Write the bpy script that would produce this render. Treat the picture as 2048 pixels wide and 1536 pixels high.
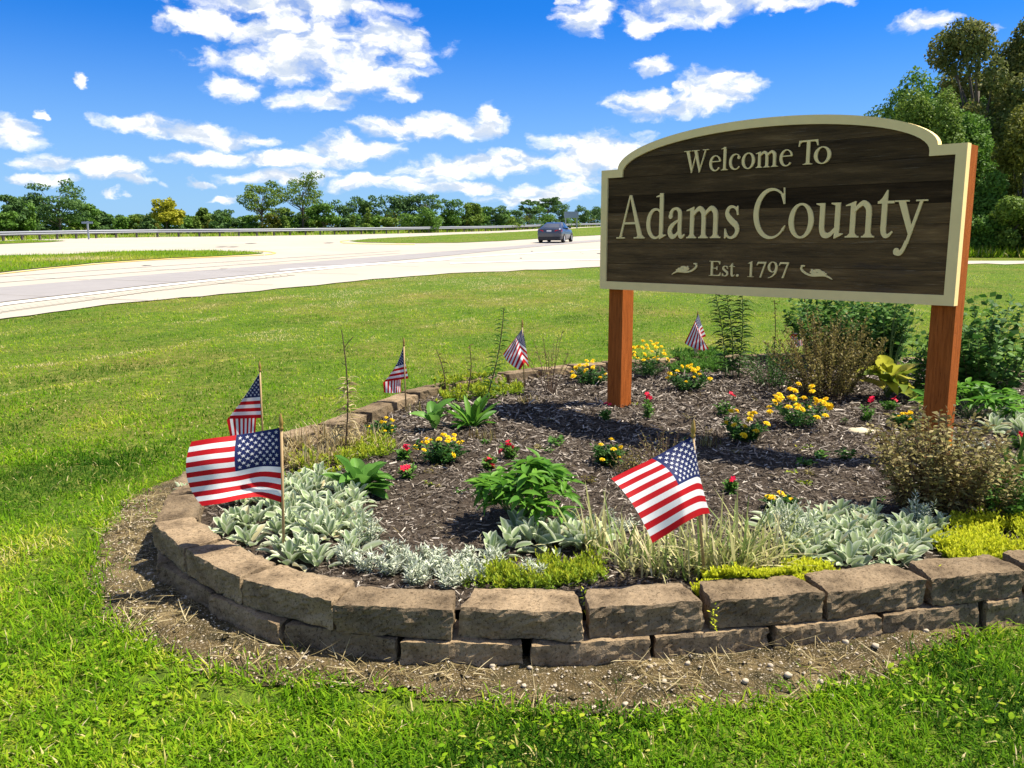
import bpy, math, random
import numpy as np
from mathutils import Vector, Matrix, noise as mnoise
R = math.radians
rng = np.random.default_rng(11)
random.seed(11)
for o in list(bpy.data.objects): bpy.data.objects.remove(o)
sc = bpy.context.scene
COL = sc.collection

# ------------------------------------------------------------------ camera
CAM_H = 1.5
PITCH = R(9.5)
FPX = 1690.0            # focal length in pixels of the 2048 px wide photograph
cam = bpy.data.cameras.new('camera'); camo = bpy.data.objects.new('camera', cam); COL.objects.link(camo)
cam.sensor_width = 36; cam.lens = FPX / 2048 * 36
cam.clip_start = .05; cam.clip_end = 4000
camo.location = (0, 0, CAM_H); camo.rotation_euler = (R(90) - PITCH, 0, 0)
sc.camera = camo

# surveying helpers: a measured direction in the photograph -> a point on a known plane
_c, _s = math.cos(PITCH), math.sin(PITCH)
def ray(px, py):
    u = (px - 1024) / FPX; v = (768 - py) / FPX
    return np.array([u, _c + v * _s, -_s + v * _c])
def G(px, py, z=0.0):
    r = ray(px, py); t = (z - CAM_H) / r[2]
    return np.array([r[0] * t, r[1] * t, z])
def AT(px, py, y):
    r = ray(px, py); p = r * (y / r[1]); p[2] += CAM_H
    return p
SLOPE = .0275
def tz(y):
    y = np.asarray(y, float)
    z = np.where(y < 6, 0, np.where(y < 12, SLOPE * (y - 6) ** 2 / 12, SLOPE * (y - 9)))
    return np.where(y > 190, SLOPE * 181 + SLOPE * 20 * (1 - np.exp(-(y - 190) / 20)), z)
def T(px, py):
    r = ray(px, py); a, b = .5, 192.
    for _ in range(70):
        m = (a + b) / 2
        if CAM_H + r[2] * m > float(tz(r[1] * m)): a = m
        else: b = m
    p = r * a; p[2] = float(tz(p[1])); return p
def mpp(y):             # metres per photograph pixel at distance y
    return y / FPX

sc.cycles.max_bounces = 6; sc.cycles.diffuse_bounces = 3; sc.cycles.glossy_bounces = 2; sc.cycles.transmission_bounces = 4
# ------------------------------------------------------------------ exposure
sc.view_settings.view_transform = 'Standard'; sc.view_settings.look = 'None'
sc.view_settings.gamma = 1.0; sc.view_settings.exposure = 1.1
sc.view_settings.use_curve_mapping = False

# ------------------------------------------------------------------ sun
SUN_EL, SUN_AZ = R(60), R(8)      # azimuth measured from +X towards +Y
sdir = Vector((math.cos(SUN_EL) * math.cos(SUN_AZ), math.cos(SUN_EL) * math.sin(SUN_AZ), math.sin(SUN_EL)))
sun = bpy.data.lights.new('sun', 'SUN'); suno = bpy.data.objects.new('sun', sun); COL.objects.link(suno)
sun.energy = 5.0; sun.angle = R(.5); sun.color = (1, .915, .77)
suno.rotation_euler = sdir.to_track_quat('Z', 'Y').to_euler()
suno.location = (20, 3, 40)

# ------------------------------------------------------------------ world: sky with fair-weather clouds
w = bpy.data.worlds.new('World'); sc.world = w; w.use_nodes = True
def build_world():
    nt = w.node_tree; nt.nodes.clear(); N = nt.nodes.new; Lk = nt.links.new
    out = N('ShaderNodeOutputWorld'); bg = N('ShaderNodeBackground'); Lk(bg.outputs[0], out.inputs[0])
    bg.inputs[1].default_value = .13
    sky = N('ShaderNodeTexSky'); sky.sky_type = 'NISHITA'; sky.sun_disc = False
    sky.sun_elevation = SUN_EL; sky.sun_rotation = R(90) - SUN_AZ
    sky.air_density = 1.0; sky.dust_density = .35; sky.ozone_density = 2.2
    hs = N('ShaderNodeHueSaturation'); hs.inputs['Saturation'].default_value = 1.12; hs.inputs['Value'].default_value = 1.0
    tint = N('ShaderNodeMix'); tint.data_type = 'RGBA'; tint.blend_type = 'MULTIPLY'; tint.inputs['Factor'].default_value = 1.
    tint.inputs['B'].default_value = (.195, .335, .60, 1); Lk(sky.outputs[0], tint.inputs['A']); Lk(tint.outputs['Result'], hs.inputs['Color'])
    def M(op, a, b=None, c=None, clamp=False):
        n = N('ShaderNodeMath'); n.operation = op; n.use_clamp = clamp
        for i, x in enumerate((a, b, c)):
            if x is None: continue
            if isinstance(x, (int, float)): n.inputs[i].default_value = x
            else: Lk(x, n.inputs[i])
        return n.outputs[0]
    def VM(op, a, b=None):
        n = N('ShaderNodeVectorMath'); n.operation = op
        for i, x in enumerate((a, b)):
            if x is None: continue
            if isinstance(x, tuple): n.inputs[i].default_value = x
            else: Lk(x, n.inputs[i])
        return n
    def smooth(x, a, b):
        n = N('ShaderNodeMapRange'); n.interpolation_type = 'SMOOTHSTEP'
        Lk(x, n.inputs[0]); n.inputs[1].default_value = a; n.inputs[2].default_value = b
        return n.outputs[0]
    tc = N('ShaderNodeTexCoord'); sep = N('ShaderNodeSeparateXYZ'); Lk(tc.outputs['Generated'], sep.inputs[0])
    az = M('ARCTAN2', sep.outputs[0], sep.outputs[1]); el = M('ARCSINE', sep.outputs[2])
    cv = N('ShaderNodeCombineXYZ'); Lk(az, cv.inputs[0]); Lk(el, cv.inputs[1])
    def noise(vec, scale, detail, rough, stretch=(1, 1, 1)):
        m = VM('MULTIPLY', vec, stretch)
        n = N('ShaderNodeTexNoise'); n.inputs['Scale'].default_value = scale
        n.inputs['Detail'].default_value = detail; n.inputs['Roughness'].default_value = rough
        Lk(m.outputs[0], n.inputs['Vector']); return n
    wn = noise(cv.outputs[0], 16, 5, .6, (1, 1.5, 1))
    wsub = VM('SUBTRACT', wn.outputs['Color'], (.5, .5, .5)); wmul = VM('MULTIPLY', wsub.outputs[0], (.085, .04, 0))
    wv = VM('ADD', cv.outputs[0], wmul.outputs[0]).outputs[0]
    clouds = [(570,6,200,24),(700,18,70,12),(390,50,80,26),(440,38,40,22),(650,90,190,52),(560,128,150,26),(720,150,120,42),(640,195,70,22),(465,172,52,22),(815,180,42,16),
      (760,80,90,36),(540,62,80,32),(820,110,40,16),(150,157,19,11),(84,223,14,8),(20,246,35,22),(18,275,52,17),(280,250,85,17),(370,262,90,20),(460,277,95,15),
      (560,316,180,16),(700,295,100,23),(380,318,66,13),(780,252,80,19),(880,252,110,24),(970,245,42,28),(150,328,75,15),(230,350,60,14),(1180,288,105,28),(1190,325,110,24),
      (960,328,150,22),(880,342,90,16),(1040,320,80,16),(1172,42,48,30),(1185,15,40,18),(1400,12,150,34),(1560,4,120,16),(1295,48,36,18),(1300,208,72,28),(1440,176,78,36),(1380,205,100,28),
      (1320,130,42,15),(1370,168,26,8),(1835,45,42,15),(1980,48,18,11),(560,355,110,14),(780,365,130,17),(900,378,120,14),(1100,385,110,17),(1050,403,90,13),
      (402,362,28,10),(100,362,62,10),(275,370,40,10),(240,395,20,6),(1180,352,60,20),(445,398,30,7),(620,345,60,12),(1130,5,20,8)]
    acc = None
    for (px, py, rx, ry) in clouds:
        r = ray(px, py); a = math.atan2(r[0], r[1]); e = math.atan2(r[2], math.hypot(r[0], r[1]))
        d = VM('SUBTRACT', wv, (a, e, 0)).outputs[0]
        q = VM('MULTIPLY', d, (FPX / (rx * 1.08), FPX / (ry * 1.1), 0)).outputs[0]
        dn = N('ShaderNodeVectorMath'); dn.operation = 'DOT_PRODUCT'; Lk(q, dn.inputs[0]); Lk(q, dn.inputs[1])
        m = M('SUBTRACT', 1.0, dn.outputs['Value'])
        acc = m if acc is None else M('MAXIMUM', acc, m)
    fn = noise(wv, 25, 8, .535, (1, 1.85, 1))
    accc = M('SUBTRACT', M('MAXIMUM', acc, -1.6), .10)
    dens = M('ADD', accc, M('MULTIPLY', M('SUBTRACT', fn.outputs['Fac'], .5), 3.3))
    a1 = smooth(dens, -.28, 1.0)
    # clouds elsewhere over the sky, out of view, made denser to add fill light
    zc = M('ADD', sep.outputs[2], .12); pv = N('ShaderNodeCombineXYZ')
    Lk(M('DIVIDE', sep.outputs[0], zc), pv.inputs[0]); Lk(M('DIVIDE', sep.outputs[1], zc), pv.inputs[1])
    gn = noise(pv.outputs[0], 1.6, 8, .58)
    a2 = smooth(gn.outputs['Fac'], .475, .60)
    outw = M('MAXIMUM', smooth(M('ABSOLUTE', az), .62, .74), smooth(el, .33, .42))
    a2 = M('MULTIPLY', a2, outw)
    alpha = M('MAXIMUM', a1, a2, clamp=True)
    up = M('GREATER_THAN', el, -.02); alpha = M('MULTIPLY', alpha, up)
    # light tops, greyer flat bases and thick cores
    fn2 = noise(VM('ADD', wv, (.010, .018, 0)).outputs[0], 25, 5, .5, (1, 1.85, 1))
    rel = M('SUBTRACT', fn.outputs['Fac'], fn2.outputs['Fac'])
    lit = smooth(M('ADD', .5, M('MULTIPLY', rel, 2.8)), .1, .72)
    cr = N('ShaderNodeMix'); cr.data_type = 'RGBA'; Lk(lit, cr.inputs['Factor'])
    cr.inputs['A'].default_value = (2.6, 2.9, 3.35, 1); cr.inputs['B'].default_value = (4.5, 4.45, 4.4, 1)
    mx = N('ShaderNodeMix'); mx.data_type = 'RGBA'
    hz = N('ShaderNodeMix'); hz.data_type = 'RGBA'; hz.inputs['B'].default_value = (1.45, 2.4, 3.5, 1)
    Lk(M('MULTIPLY', M('SUBTRACT', 1.0, smooth(el, -.02, .26)), .8), hz.inputs['Factor']); Lk(hs.outputs[0], hz.inputs['A'])
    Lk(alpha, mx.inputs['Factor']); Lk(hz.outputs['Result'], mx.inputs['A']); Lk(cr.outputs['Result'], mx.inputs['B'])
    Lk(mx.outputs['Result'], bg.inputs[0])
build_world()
try:
    w.cycles.sampling_method = 'MANUAL'; w.cycles.sample_map_resolution = 512
except Exception: pass

# ================================================================== helpers
def mesh_np(name, V, Q=None, Tr=None, t=None, smooth=False, edge=None):
    me = bpy.data.meshes.new(name)
    V = np.asarray(V, np.float32).reshape(-1, 3)
    idx = []; starts = []; n0 = 0
    if Q is not None and len(Q):
        Q = np.asarray(Q, np.int32).reshape(-1, 4); idx.append(Q.ravel()); starts.append(np.arange(len(Q)) * 4); n0 = len(Q) * 4
    if Tr is not None and len(Tr):
        Tr = np.asarray(Tr, np.int32).reshape(-1, 3); idx.append(Tr.ravel()); starts.append(n0 + np.arange(len(Tr)) * 3)
    idx = np.concatenate(idx); starts = np.concatenate(starts).astype(np.int32)
    me.vertices.add(len(V)); me.vertices.foreach_set('co', V.ravel())
    me.loops.add(len(idx)); me.loops.foreach_set('vertex_index', idx)
    me.polygons.add(len(starts)); me.polygons.foreach_set('loop_start', starts)
    me.polygons.foreach_set('use_smooth', np.full(len(starts), bool(smooth)))
    if t is not None:
        a = me.attributes.new('t', 'FLOAT', 'POINT'); a.data.foreach_set('value', np.asarray(t, np.float32).ravel())
    if edge is not None:
        a = me.attributes.new('edge', 'FLOAT', 'POINT'); a.data.foreach_set('value', np.asarray(edge, np.float32).ravel())
    me.update(calc_edges=True)
    return me
def tag(o, label=None, cat=None, group=None, kind=None):
    if label: o['label'] = label
    if cat: o['category'] = cat
    if group: o['group'] = group
    if kind: o['kind'] = kind
    return o
def obj(name, me, mat=None, parent=None, loc=None):
    o = bpy.data.objects.new(name, me); COL.objects.link(o)
    if mat is not None and me is not None and len(me.materials) == 0: me.materials.append(mat)
    if parent is not None: o.parent = parent
    if loc is not None: o.location = tuple(float(v) for v in loc)
    return o
def thing(name, label, cat, loc, rz=0, group=None):
    o = obj(name, None, loc=loc); o.rotation_euler = (0, 0, rz); o.empty_display_size = .1
    return tag(o, label, cat, group)
class MB:
    def __init__(s): s.V = []; s.Q = []; s.T = []; s.t = []; s.n = 0
    def add(s, V, Q=None, Tr=None, t=None):
        V = np.asarray(V, float).reshape(-1, 3)
        if Q is not None and len(Q): s.Q.append(np.asarray(Q).reshape(-1, 4) + s.n)
        if Tr is not None and len(Tr): s.T.append(np.asarray(Tr).reshape(-1, 3) + s.n)
        s.V.append(V); s.t.append(np.full(len(V), .5) if t is None else np.broadcast_to(np.asarray(t, float).ravel(), (len(V),)))
        s.n += len(V); return s
    def box(s, x0, x1, y0, y1, z0, z1, t=None):
        V = [(x, y, z) for z in (z0, z1) for y in (y0, y1) for x in (x0, x1)]
        return s.add(V, [(0,2,3,1),(4,5,7,6),(0,1,5,4),(2,6,7,3),(0,4,6,2),(1,3,7,5)], t=t)
    def tube(s, pts, rad, n=6, t=None, cap=True):
        pts = np.asarray(pts, float); k = len(pts); rad = np.broadcast_to(np.asarray(rad, float), (k,))
        d = np.gradient(pts, axis=0); d /= np.linalg.norm(d, axis=1)[:, None] + 1e-9
        ref = np.array([0, 0, 1.]) if abs(d[:, 2]).mean() < .8 else np.array([1., 0, 0])
        a = np.cross(d, ref); a /= np.linalg.norm(a, axis=1)[:, None] + 1e-9; b = np.cross(d, a)
        th = np.linspace(0, 2 * np.pi, n, endpoint=False)
        V = pts[:, None] + rad[:, None, None] * (np.cos(th)[None, :, None] * a[:, None] + np.sin(th)[None, :, None] * b[:, None])
        i = np.arange(k - 1)[:, None] * n; j = np.arange(n)[None]; j2 = (j + 1) % n
        Q = np.stack([i + j, i + j2, i + n + j2, i + n + j], -1).reshape(-1, 4)
        Tr = []
        if cap:
            Tr = [(0, q + 1, q) for q in range(1, n - 1)] + [((k - 1) * n, (k - 1) * n + q, (k - 1) * n + q + 1) for q in range(1, n - 1)]
        return s.add(V, Q, Tr, t)
    def lathe(s, prof, n=10, c=(0, 0, 0)):   # prof: (r, z)
        th = np.linspace(0, 2 * np.pi, n, endpoint=False)
        V = np.array([[(c[0] + r * math.cos(a), c[1] + r * math.sin(a), c[2] + z) for a in th] for r, z in prof])
        k = len(prof); i = np.arange(k - 1)[:, None] * n; j = np.arange(n)[None]; j2 = (j + 1) % n
        Q = np.stack([i + j, i + j2, i + n + j2, i + n + j], -1).reshape(-1, 4)
        return s.add(V, Q)
    def prism(s, poly, y0, y1, conv=lambda a, b, c: (a, c, b)):
        """convex / star-shaped polygon (a, b) extruded along the third axis from y0 to y1"""
        n = len(poly); c = np.mean(poly, axis=0)
        V = [conv(a, b, y0) for a, b in poly] + [conv(a, b, y1) for a, b in poly] + [conv(c[0], c[1], y0), conv(c[0], c[1], y1)]
        Q = [(i, (i + 1) % n, n + (i + 1) % n, n + i) for i in range(n)]
        Tr = [(2 * n, (i + 1) % n, i) for i in range(n)] + [(2 * n + 1, n + i, n + (i + 1) % n) for i in range(n)]
        return s.add(V, Q, Tr)
    def mesh(s, name, smooth=False):
        return mesh_np(name, np.concatenate(s.V), np.concatenate(s.Q) if s.Q else None, np.concatenate(s.T) if s.T else None, np.concatenate(s.t), smooth)
    def build(s, name, mat, parent=None, smooth=False, loc=None):
        return obj(name, s.mesh(name, smooth), mat, parent, loc)
def unit(a): return a / (np.linalg.norm(a, axis=-1, keepdims=True) + 1e-9)
PROF = {
    'blade': lambda x: np.where(x < .3, .75 + .25 * x / .3, 1 - ((x - .3) / .7) ** 2) * .999 + .001,
    'leaf': lambda x: np.sin(np.pi * np.clip(x, 0, 1) ** .8) ** .75 * .96 + .04,
    'lance': lambda x: np.sin(np.pi * np.clip(x, 0, 1) ** .65) * .97 + .03,
}
def strips(P, D, Nn, L, W, segs=3, droop=.3, prof='leaf', t=None, fold=0.0):
    """one curved tapering strip per leaf; returns V, Q, t"""
    P = np.asarray(P, float); n = len(P); D = unit(np.asarray(D, float)); L = np.broadcast_to(L, (n,)); W = np.broadcast_to(W, (n,))
    droop = np.broadcast_to(droop, (n,))
    Sd = unit(np.cross(D, Nn)); x = np.linspace(0, 1, segs + 1); pw = PROF[prof](x)
    C = P[:, None] + D[:, None] * (L[:, None] * x)[:, :, None]
    C[:, :, 2] -= (droop * L)[:, None] * x ** 2
    off = Sd[:, None] * (W[:, None] * pw * .5)[:, :, None]
    V = np.stack([C - off, C + off], 2)      # n, k, 2, 3
    k = segs + 1; base = (np.arange(n) * k * 2)[:, None]; i = np.arange(segs)[None] * 2
    Q = np.stack([base + i, base + i + 1, base + i + 3, base + i + 2], -1).reshape(-1, 4)
    tt = np.repeat(rng.random(n) if t is None else np.broadcast_to(t, (n,)), k * 2)
    return V.reshape(-1, 3), Q, tt
def angdir(az, el):
    return np.stack([np.cos(el) * np.cos(az), np.cos(el) * np.sin(az), np.sin(el)], -1)
_tab = rng.random((256, 256))
def vnoise(x, y, f=1., seed=0):
    x = np.asarray(x, float) * f + seed * 17.3; y = np.asarray(y, float) * f + seed * 7.7
    xi = np.floor(x).astype(int); yi = np.floor(y).astype(int); fx = x - xi; fy = y - yi
    fx = fx * fx * (3 - 2 * fx); fy = fy * fy * (3 - 2 * fy); g = lambda a, b: _tab[a % 256, b % 256]
    return (g(xi, yi) * (1 - fx) + g(xi + 1, yi) * fx) * (1 - fy) + (g(xi, yi + 1) * (1 - fx) + g(xi + 1, yi + 1) * fx) * fy
def fbm(x, y, f=1., seed=0, o=3):
    r = 0; a = .5; s = 0
    for i in range(o): r = r + a * vnoise(x, y, f * 2 ** i, seed + i); s += a; a *= .5
    return r / s
def inpoly(x, y, poly):
    x = np.asarray(x, float); y = np.asarray(y, float); c = np.zeros(x.shape, bool); n = len(poly)
    for i in range(n):
        x0, y0 = poly[i][0], poly[i][1]; x1, y1 = poly[i - 1][0], poly[i - 1][1]
        m = ((y0 > y) != (y1 > y)) & (x < (x1 - x0) * (y - y0) / ((y1 - y0) if y1 != y0 else 1e-9) + x0)
        c ^= m
    return c
def resample(P, step=None, n=None, closed=False):
    P = np.asarray(P, float); Q = np.vstack([P, P[:1]]) if closed else P
    s = np.concatenate([[0], np.cumsum(np.linalg.norm(np.diff(Q, axis=0), axis=1))])
    if n is None: n = max(2, int(round(s[-1] / step)) + 1)
    u = np.linspace(0, s[-1], n); return np.stack([np.interp(u, s, Q[:, i]) for i in range(Q.shape[1])], 1)
def catmull(P, k=12, closed=False):
    P = np.asarray(P, float); n = len(P); out = []
    for i in range(n if closed else n - 1):
        if closed: p0, p1, p2, p3 = P[i - 1], P[i], P[(i + 1) % n], P[(i + 2) % n]
        else: p0, p1, p2, p3 = P[max(i - 1, 0)], P[i], P[i + 1], P[min(i + 2, n - 1)]
        t = np.linspace(0, 1, k, endpoint=False)[:, None]
        out.append(.5 * (2 * p1 + (p2 - p0) * t + (2 * p0 - 5 * p1 + 4 * p2 - p3) * t ** 2 + (3 * p1 - p0 - 3 * p2 + p3) * t ** 3))
    out = np.concatenate(out); return out if closed else np.vstack([out, P[-1:]])

# ------------------------------------------------------------------ materials
def mat_base(name):
    m = bpy.data.materials.new(name); m.use_nodes = True; nt = m.node_tree
    p = nt.nodes['Principled BSDF']; return m, nt, p
def ramp_node(nt, fac, stops):
    cr = nt.nodes.new('ShaderNodeValToRGB'); e = cr.color_ramp.elements
    while len(e) < len(stops): e.new(.5)
    for i, (pos, c) in enumerate(stops): e[i].position = pos; e[i].color = (*c, 1)
    nt.links.new(fac, cr.inputs[0]); return cr.outputs[0]
def noise_node(nt, scale, detail=4, rough=.55, coord='Object', stretch=None):
    tc = nt.nodes.new('ShaderNodeTexCoord'); n = nt.nodes.new('ShaderNodeTexNoise')
    n.inputs['Scale'].default_value = scale; n.inputs['Detail'].default_value = detail; n.inputs['Roughness'].default_value = rough
    v = tc.outputs[coord]
    if stretch:
        mp = nt.nodes.new('ShaderNodeMapping'); mp.inputs['Scale'].default_value = stretch; nt.links.new(v, mp.inputs[0]); v = mp.outputs[0]
    nt.links.new(v, n.inputs['Vector']); return n.outputs['Fac']
def mixc(nt, fac, a, b, mode='MIX'):
    n = nt.nodes.new('ShaderNodeMix'); n.data_type = 'RGBA'; n.blend_type = mode
    for k, x in (('Factor', fac), ('A', a), ('B', b)):
        if isinstance(x, (int, float)): n.inputs[k].default_value = x
        elif isinstance(x, tuple): n.inputs[k].default_value = (*x, 1)
        else: nt.links.new(x, n.inputs[k])
    return n.outputs['Result']
def mathn(nt, op, a, b=0.0, clamp=False):
    n = nt.nodes.new('ShaderNodeMath'); n.operation = op; n.use_clamp = clamp
    for i, x in enumerate((a, b)):
        if isinstance(x, (int, float)): n.inputs[i].default_value = x
        else: nt.links.new(x, n.inputs[i])
    return n.outputs[0]
def bump(nt, p, h, strength=.4, dist=.01):
    b = nt.nodes.new('ShaderNodeBump'); b.inputs['Strength'].default_value = strength; b.inputs['Distance'].default_value = dist
    nt.links.new(h, b.inputs['Height']); nt.links.new(b.outputs[0], p.inputs['Normal'])
def foliage(name, stops, trans=.35, rough=.6, src='t', spec=.12, edgecol=None):
    spec = min(spec, .14)
    m, nt, p = mat_base(name)
    if src == 't':
        a = nt.nodes.new('ShaderNodeAttribute'); a.attribute_name = 't'; f = a.outputs['Fac']
    else:
        a = nt.nodes.new('ShaderNodeObjectInfo'); f = a.outputs['Random']
    col = ramp_node(nt, f, stops)
    if edgecol:
        e = nt.nodes.new('ShaderNodeAttribute'); e.attribute_name = 'edge'
        ee = mathn(nt, 'POWER', e.outputs['Fac'], 2.2)
        col = mixc(nt, ee, col, edgecol)
    nt.links.new(col, p.inputs['Base Color']); p.inputs['Roughness'].default_value = rough; p.inputs['Specular IOR Level'].default_value = spec
    tr = nt.nodes.new('ShaderNodeBsdfTranslucent'); nt.links.new(col, tr.inputs[0])
    mx = nt.nodes.new('ShaderNodeMixShader'); mx.inputs[0].default_value = trans
    nt.links.new(p.outputs[0], mx.inputs[1]); nt.links.new(tr.outputs[0], mx.inputs[2])
    nt.links.new(mx.outputs[0], nt.nodes['Material Output'].inputs[0]); return m
def plain(name, col, rough=.6, metal=0., spec=.4, var=.0, vscale=8., bmp=0., bscale=60.):
    m, nt, p = mat_base(name)
    c = col
    if var:
        f = noise_node(nt, vscale, 5, .6); c = mixc(nt, f, tuple(x * (1 - var) for x in col), tuple(min(1, x * (1 + var)) for x in col))
        nt.links.new(c, p.inputs['Base Color'])
    else: p.inputs['Base Color'].default_value = (*col, 1)
    p.inputs['Roughness'].default_value = rough; p.inputs['Metallic'].default_value = metal; p.inputs['Specular IOR Level'].default_value = spec
    if bmp: bump(nt, p, noise_node(nt, bscale, 5, .6), bmp, .01)
    return m
# ================================================================== ground, road
def m_lawn():
    m, nt, p = mat_base('lawn_turf')
    a = noise_node(nt, .35, 4, .6, 'Object'); b = noise_node(nt, 9, 6, .7, 'Object'); c = noise_node(nt, 60, 3, .7, 'Object')
    c1 = ramp_node(nt, b, [(.25, (.03, .062, .006)), (.5, (.085, .145, .012)), (.75, (.19, .22, .03))])
    c2 = ramp_node(nt, b, [(.25, (.045, .06, .010)), (.5, (.15, .15, .026)), (.75, (.32, .26, .09))])
    f = ramp_node(nt, a, [(.45, (0, 0, 0)), (.68, (1, 1, 1))])
    col = mixc(nt, f, c1, c2)
    nt.links.new(col, p.inputs['Base Color']); p.inputs['Roughness'].default_value = .9; p.inputs['Specular IOR Level'].default_value = .1
    bump(nt, p, mathn(nt, 'ADD', b, c), .8, .04); return m
M_LAWN = m_lawn()
ys = np.concatenate([np.linspace(-12, 14, 27), np.linspace(16, 60, 23), np.linspace(65, 150, 18), np.linspace(155, 330, 36), np.linspace(340, 1500, 12)])
xs = np.concatenate([np.linspace(-900, -100, 9), np.linspace(-80, 80, 33), np.linspace(100, 900, 9)])
X, Y = np.meshgrid(xs, ys); Z = tz(Y)
def gridQ(ny, nx):
    i = (np.arange(ny - 1)[:, None] * nx + np.arange(nx - 1)[None]); return np.stack([i, i + 1, i + nx + 1, i + nx], -1).reshape(-1, 4)
tag(obj('lawn', mesh_np('lawn', np.stack([X, Y, Z], -1), gridQ(len(ys), len(xs)), smooth=True), M_LAWN), kind='structure')

def m_concrete():
    m, nt, p = mat_base('concrete_pavement')
    a = noise_node(nt, .25, 5, .6); b = noise_node(nt, 14, 5, .7); c = noise_node(nt, .9, 4, .6, 'Object', (.25, .25, 1))
    col = ramp_node(nt, a, [(.3, (.34, .305, .24)), (.7, (.42, .38, .305))])
    col = mixc(nt, mathn(nt, 'MULTIPLY', c, .35), col, (.35, .315, .255)); col = mixc(nt, mathn(nt, 'MULTIPLY', b, .22), col, (.28, .25, .20))
    nt.links.new(col, p.inputs['Base Color']); p.inputs['Roughness'].default_value = .85; bump(nt, p, b, .25, .01); return m
M_CONC = m_concrete()
M_LANE = plain('worn_lane', (.25, .235, .225), .8, var=.16, vscale=1.2, bmp=.2)
M_WHITE = plain('white_road_paint', (.78, .77, .73), .6, var=.1, vscale=5)
M_YELLOW = plain('yellow_road_paint', (.66, .47, .10), .6, var=.15, vscale=5)
def sheet(name, px, dz, mat, parent=None, extra=None, kind=True):
    pts = [T(*p) for p in px] + ([np.array(e) for e in extra] if extra else [])
    from mathutils.geometry import tessellate_polygon
    tri = tessellate_polygon([[Vector((p[0], p[1], 0)) for p in pts]])
    V = np.array([(p[0], p[1], float(tz(p[1])) + dz) for p in pts])
    # keep the faces pointing up
    Tt = []
    for a, b, c in tri:
        n = np.cross(V[b] - V[a], V[c] - V[a]); Tt.append((a, b, c) if n[2] > 0 else (a, c, b))
    o = obj(name, mesh_np(name, V, None, Tt), mat, parent)
    if kind and parent is None: o['kind'] = 'structure'
    return o
def jag(px, n, amp):
    P = resample(np.array(px, float), n=n); P[1:-1, 1] += (rng.random(len(P) - 2) - .5) * amp; return [tuple(p) for p in P]
near_edge = [(-700, 735), (-300, 683), (0, 640), (120, 624), (240, 607), (420, 592), (600, 575), (740, 560), (900, 548), (1060, 541), (1200, 535), (1500, 531), (1940, 528.5), (2300, 529), (2700, 530)]
far_edge = [(2700, 522), (2300, 522.5), (1940, 522.5), (1700, 519), (1560, 497), (1400, 470), (1300, 452), (1200, 451.5), (1100, 457), (1000, 462), (850, 466.5), (700, 469.5), (500, 472.5), (300, 474.5), (150, 477), (40, 480), (-300, 486), (-900, 500)]
road = sheet('highway', jag(near_edge, 90, 2.2) + far_edge, .02, M_CONC)
def ribbon_px(name, top, bot, dz, mat, parent, n=30):
    a = resample(np.array(top, float), n=n); b = resample(np.array(bot, float), n=n)
    V = [];
    for p, q in zip(a, b):
        for k in (p, q):
            w_ = T(*k); V.append((w_[0], w_[1], float(tz(w_[1])) + dz))
    Q = [(2 * i, 2 * i + 1, 2 * i + 3, 2 * i + 2) for i in range(n - 1)]
    return obj(name, mesh_np(name, V, Q), mat, parent)
ribbon_px('traffic_lane', [(-300, 604), (0, 577), (300, 551), (600, 527), (850, 507), (1080, 488.5), (1210, 479)], [(-300, 660), (0, 607), (300, 572), (600, 541), (850, 517), (1080, 493.5), (1210, 482.5)], .032, M_LANE, road)
ribbon_px('edge_line', [(-300, 664), (0, 610), (300, 574.5), (600, 543), (760, 528), (900, 520)], [(-300, 671), (0, 614.5), (300, 577.5), (600, 545), (760, 529.6), (900, 521.3)], .036, M_WHITE, road)
ribbon_px('edge_line', [(560, 541), (800, 524.5), (1000, 511), (1100, 505), (1210, 499)], [(560, 542.2), (800, 525.5), (1000, 512), (1100, 506), (1210, 500)], .036, M_WHITE, road)
ribbon_px('edge_line', [(900, 527.5), (1060, 522.5), (1210, 519.8)], [(900, 529), (1060, 523.8), (1210, 521)], .036, M_WHITE, road)
M_TRACK = plain('tyre_track', (.35, .32, .275), .85, var=.15, vscale=1.5)
for (dy, hh_) in ((-13, 3.2), (-24, 2.6)):
    ribbon_px('tyre_track', [(-300, 604 + dy * 1.5), (0, 577 + dy), (300, 551 + dy * .75), (600, 527 + dy * .55), (800, 511 + dy * .4)], [(-300, 604 + dy * 1.5 + hh_ * 1.6), (0, 577 + dy + hh_), (300, 551 + dy * .75 + hh_ * .8), (600, 527 + dy * .55 + hh_ * .6), (800, 511.2 + dy * .4 + hh_ * .4)], .030, M_TRACK, road)
mb = MB()
for i, f in enumerate(np.linspace(0, 1, 46)):
    x0 = -60 + f * 640; yb = float(np.interp(x0, [-60, 0, 300, 600], [632, 621, 581, 548]))
    a = T(x0, yb); b = T(x0 + 9 - 5 * f, yb + 5.5 - 3.2 * f)
    d = (b - a) * .5; side = np.array([.09, .06, 0]); z = .031
    mb.add([a - side + (0, 0, z), a + side + (0, 0, z), b + side + (0, 0, z), b - side + (0, 0, z)], [(0, 1, 2, 3)])
rs = mb.build('rumble_strip', plain('groove', (.34, .31, .25), .9), road)
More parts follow.
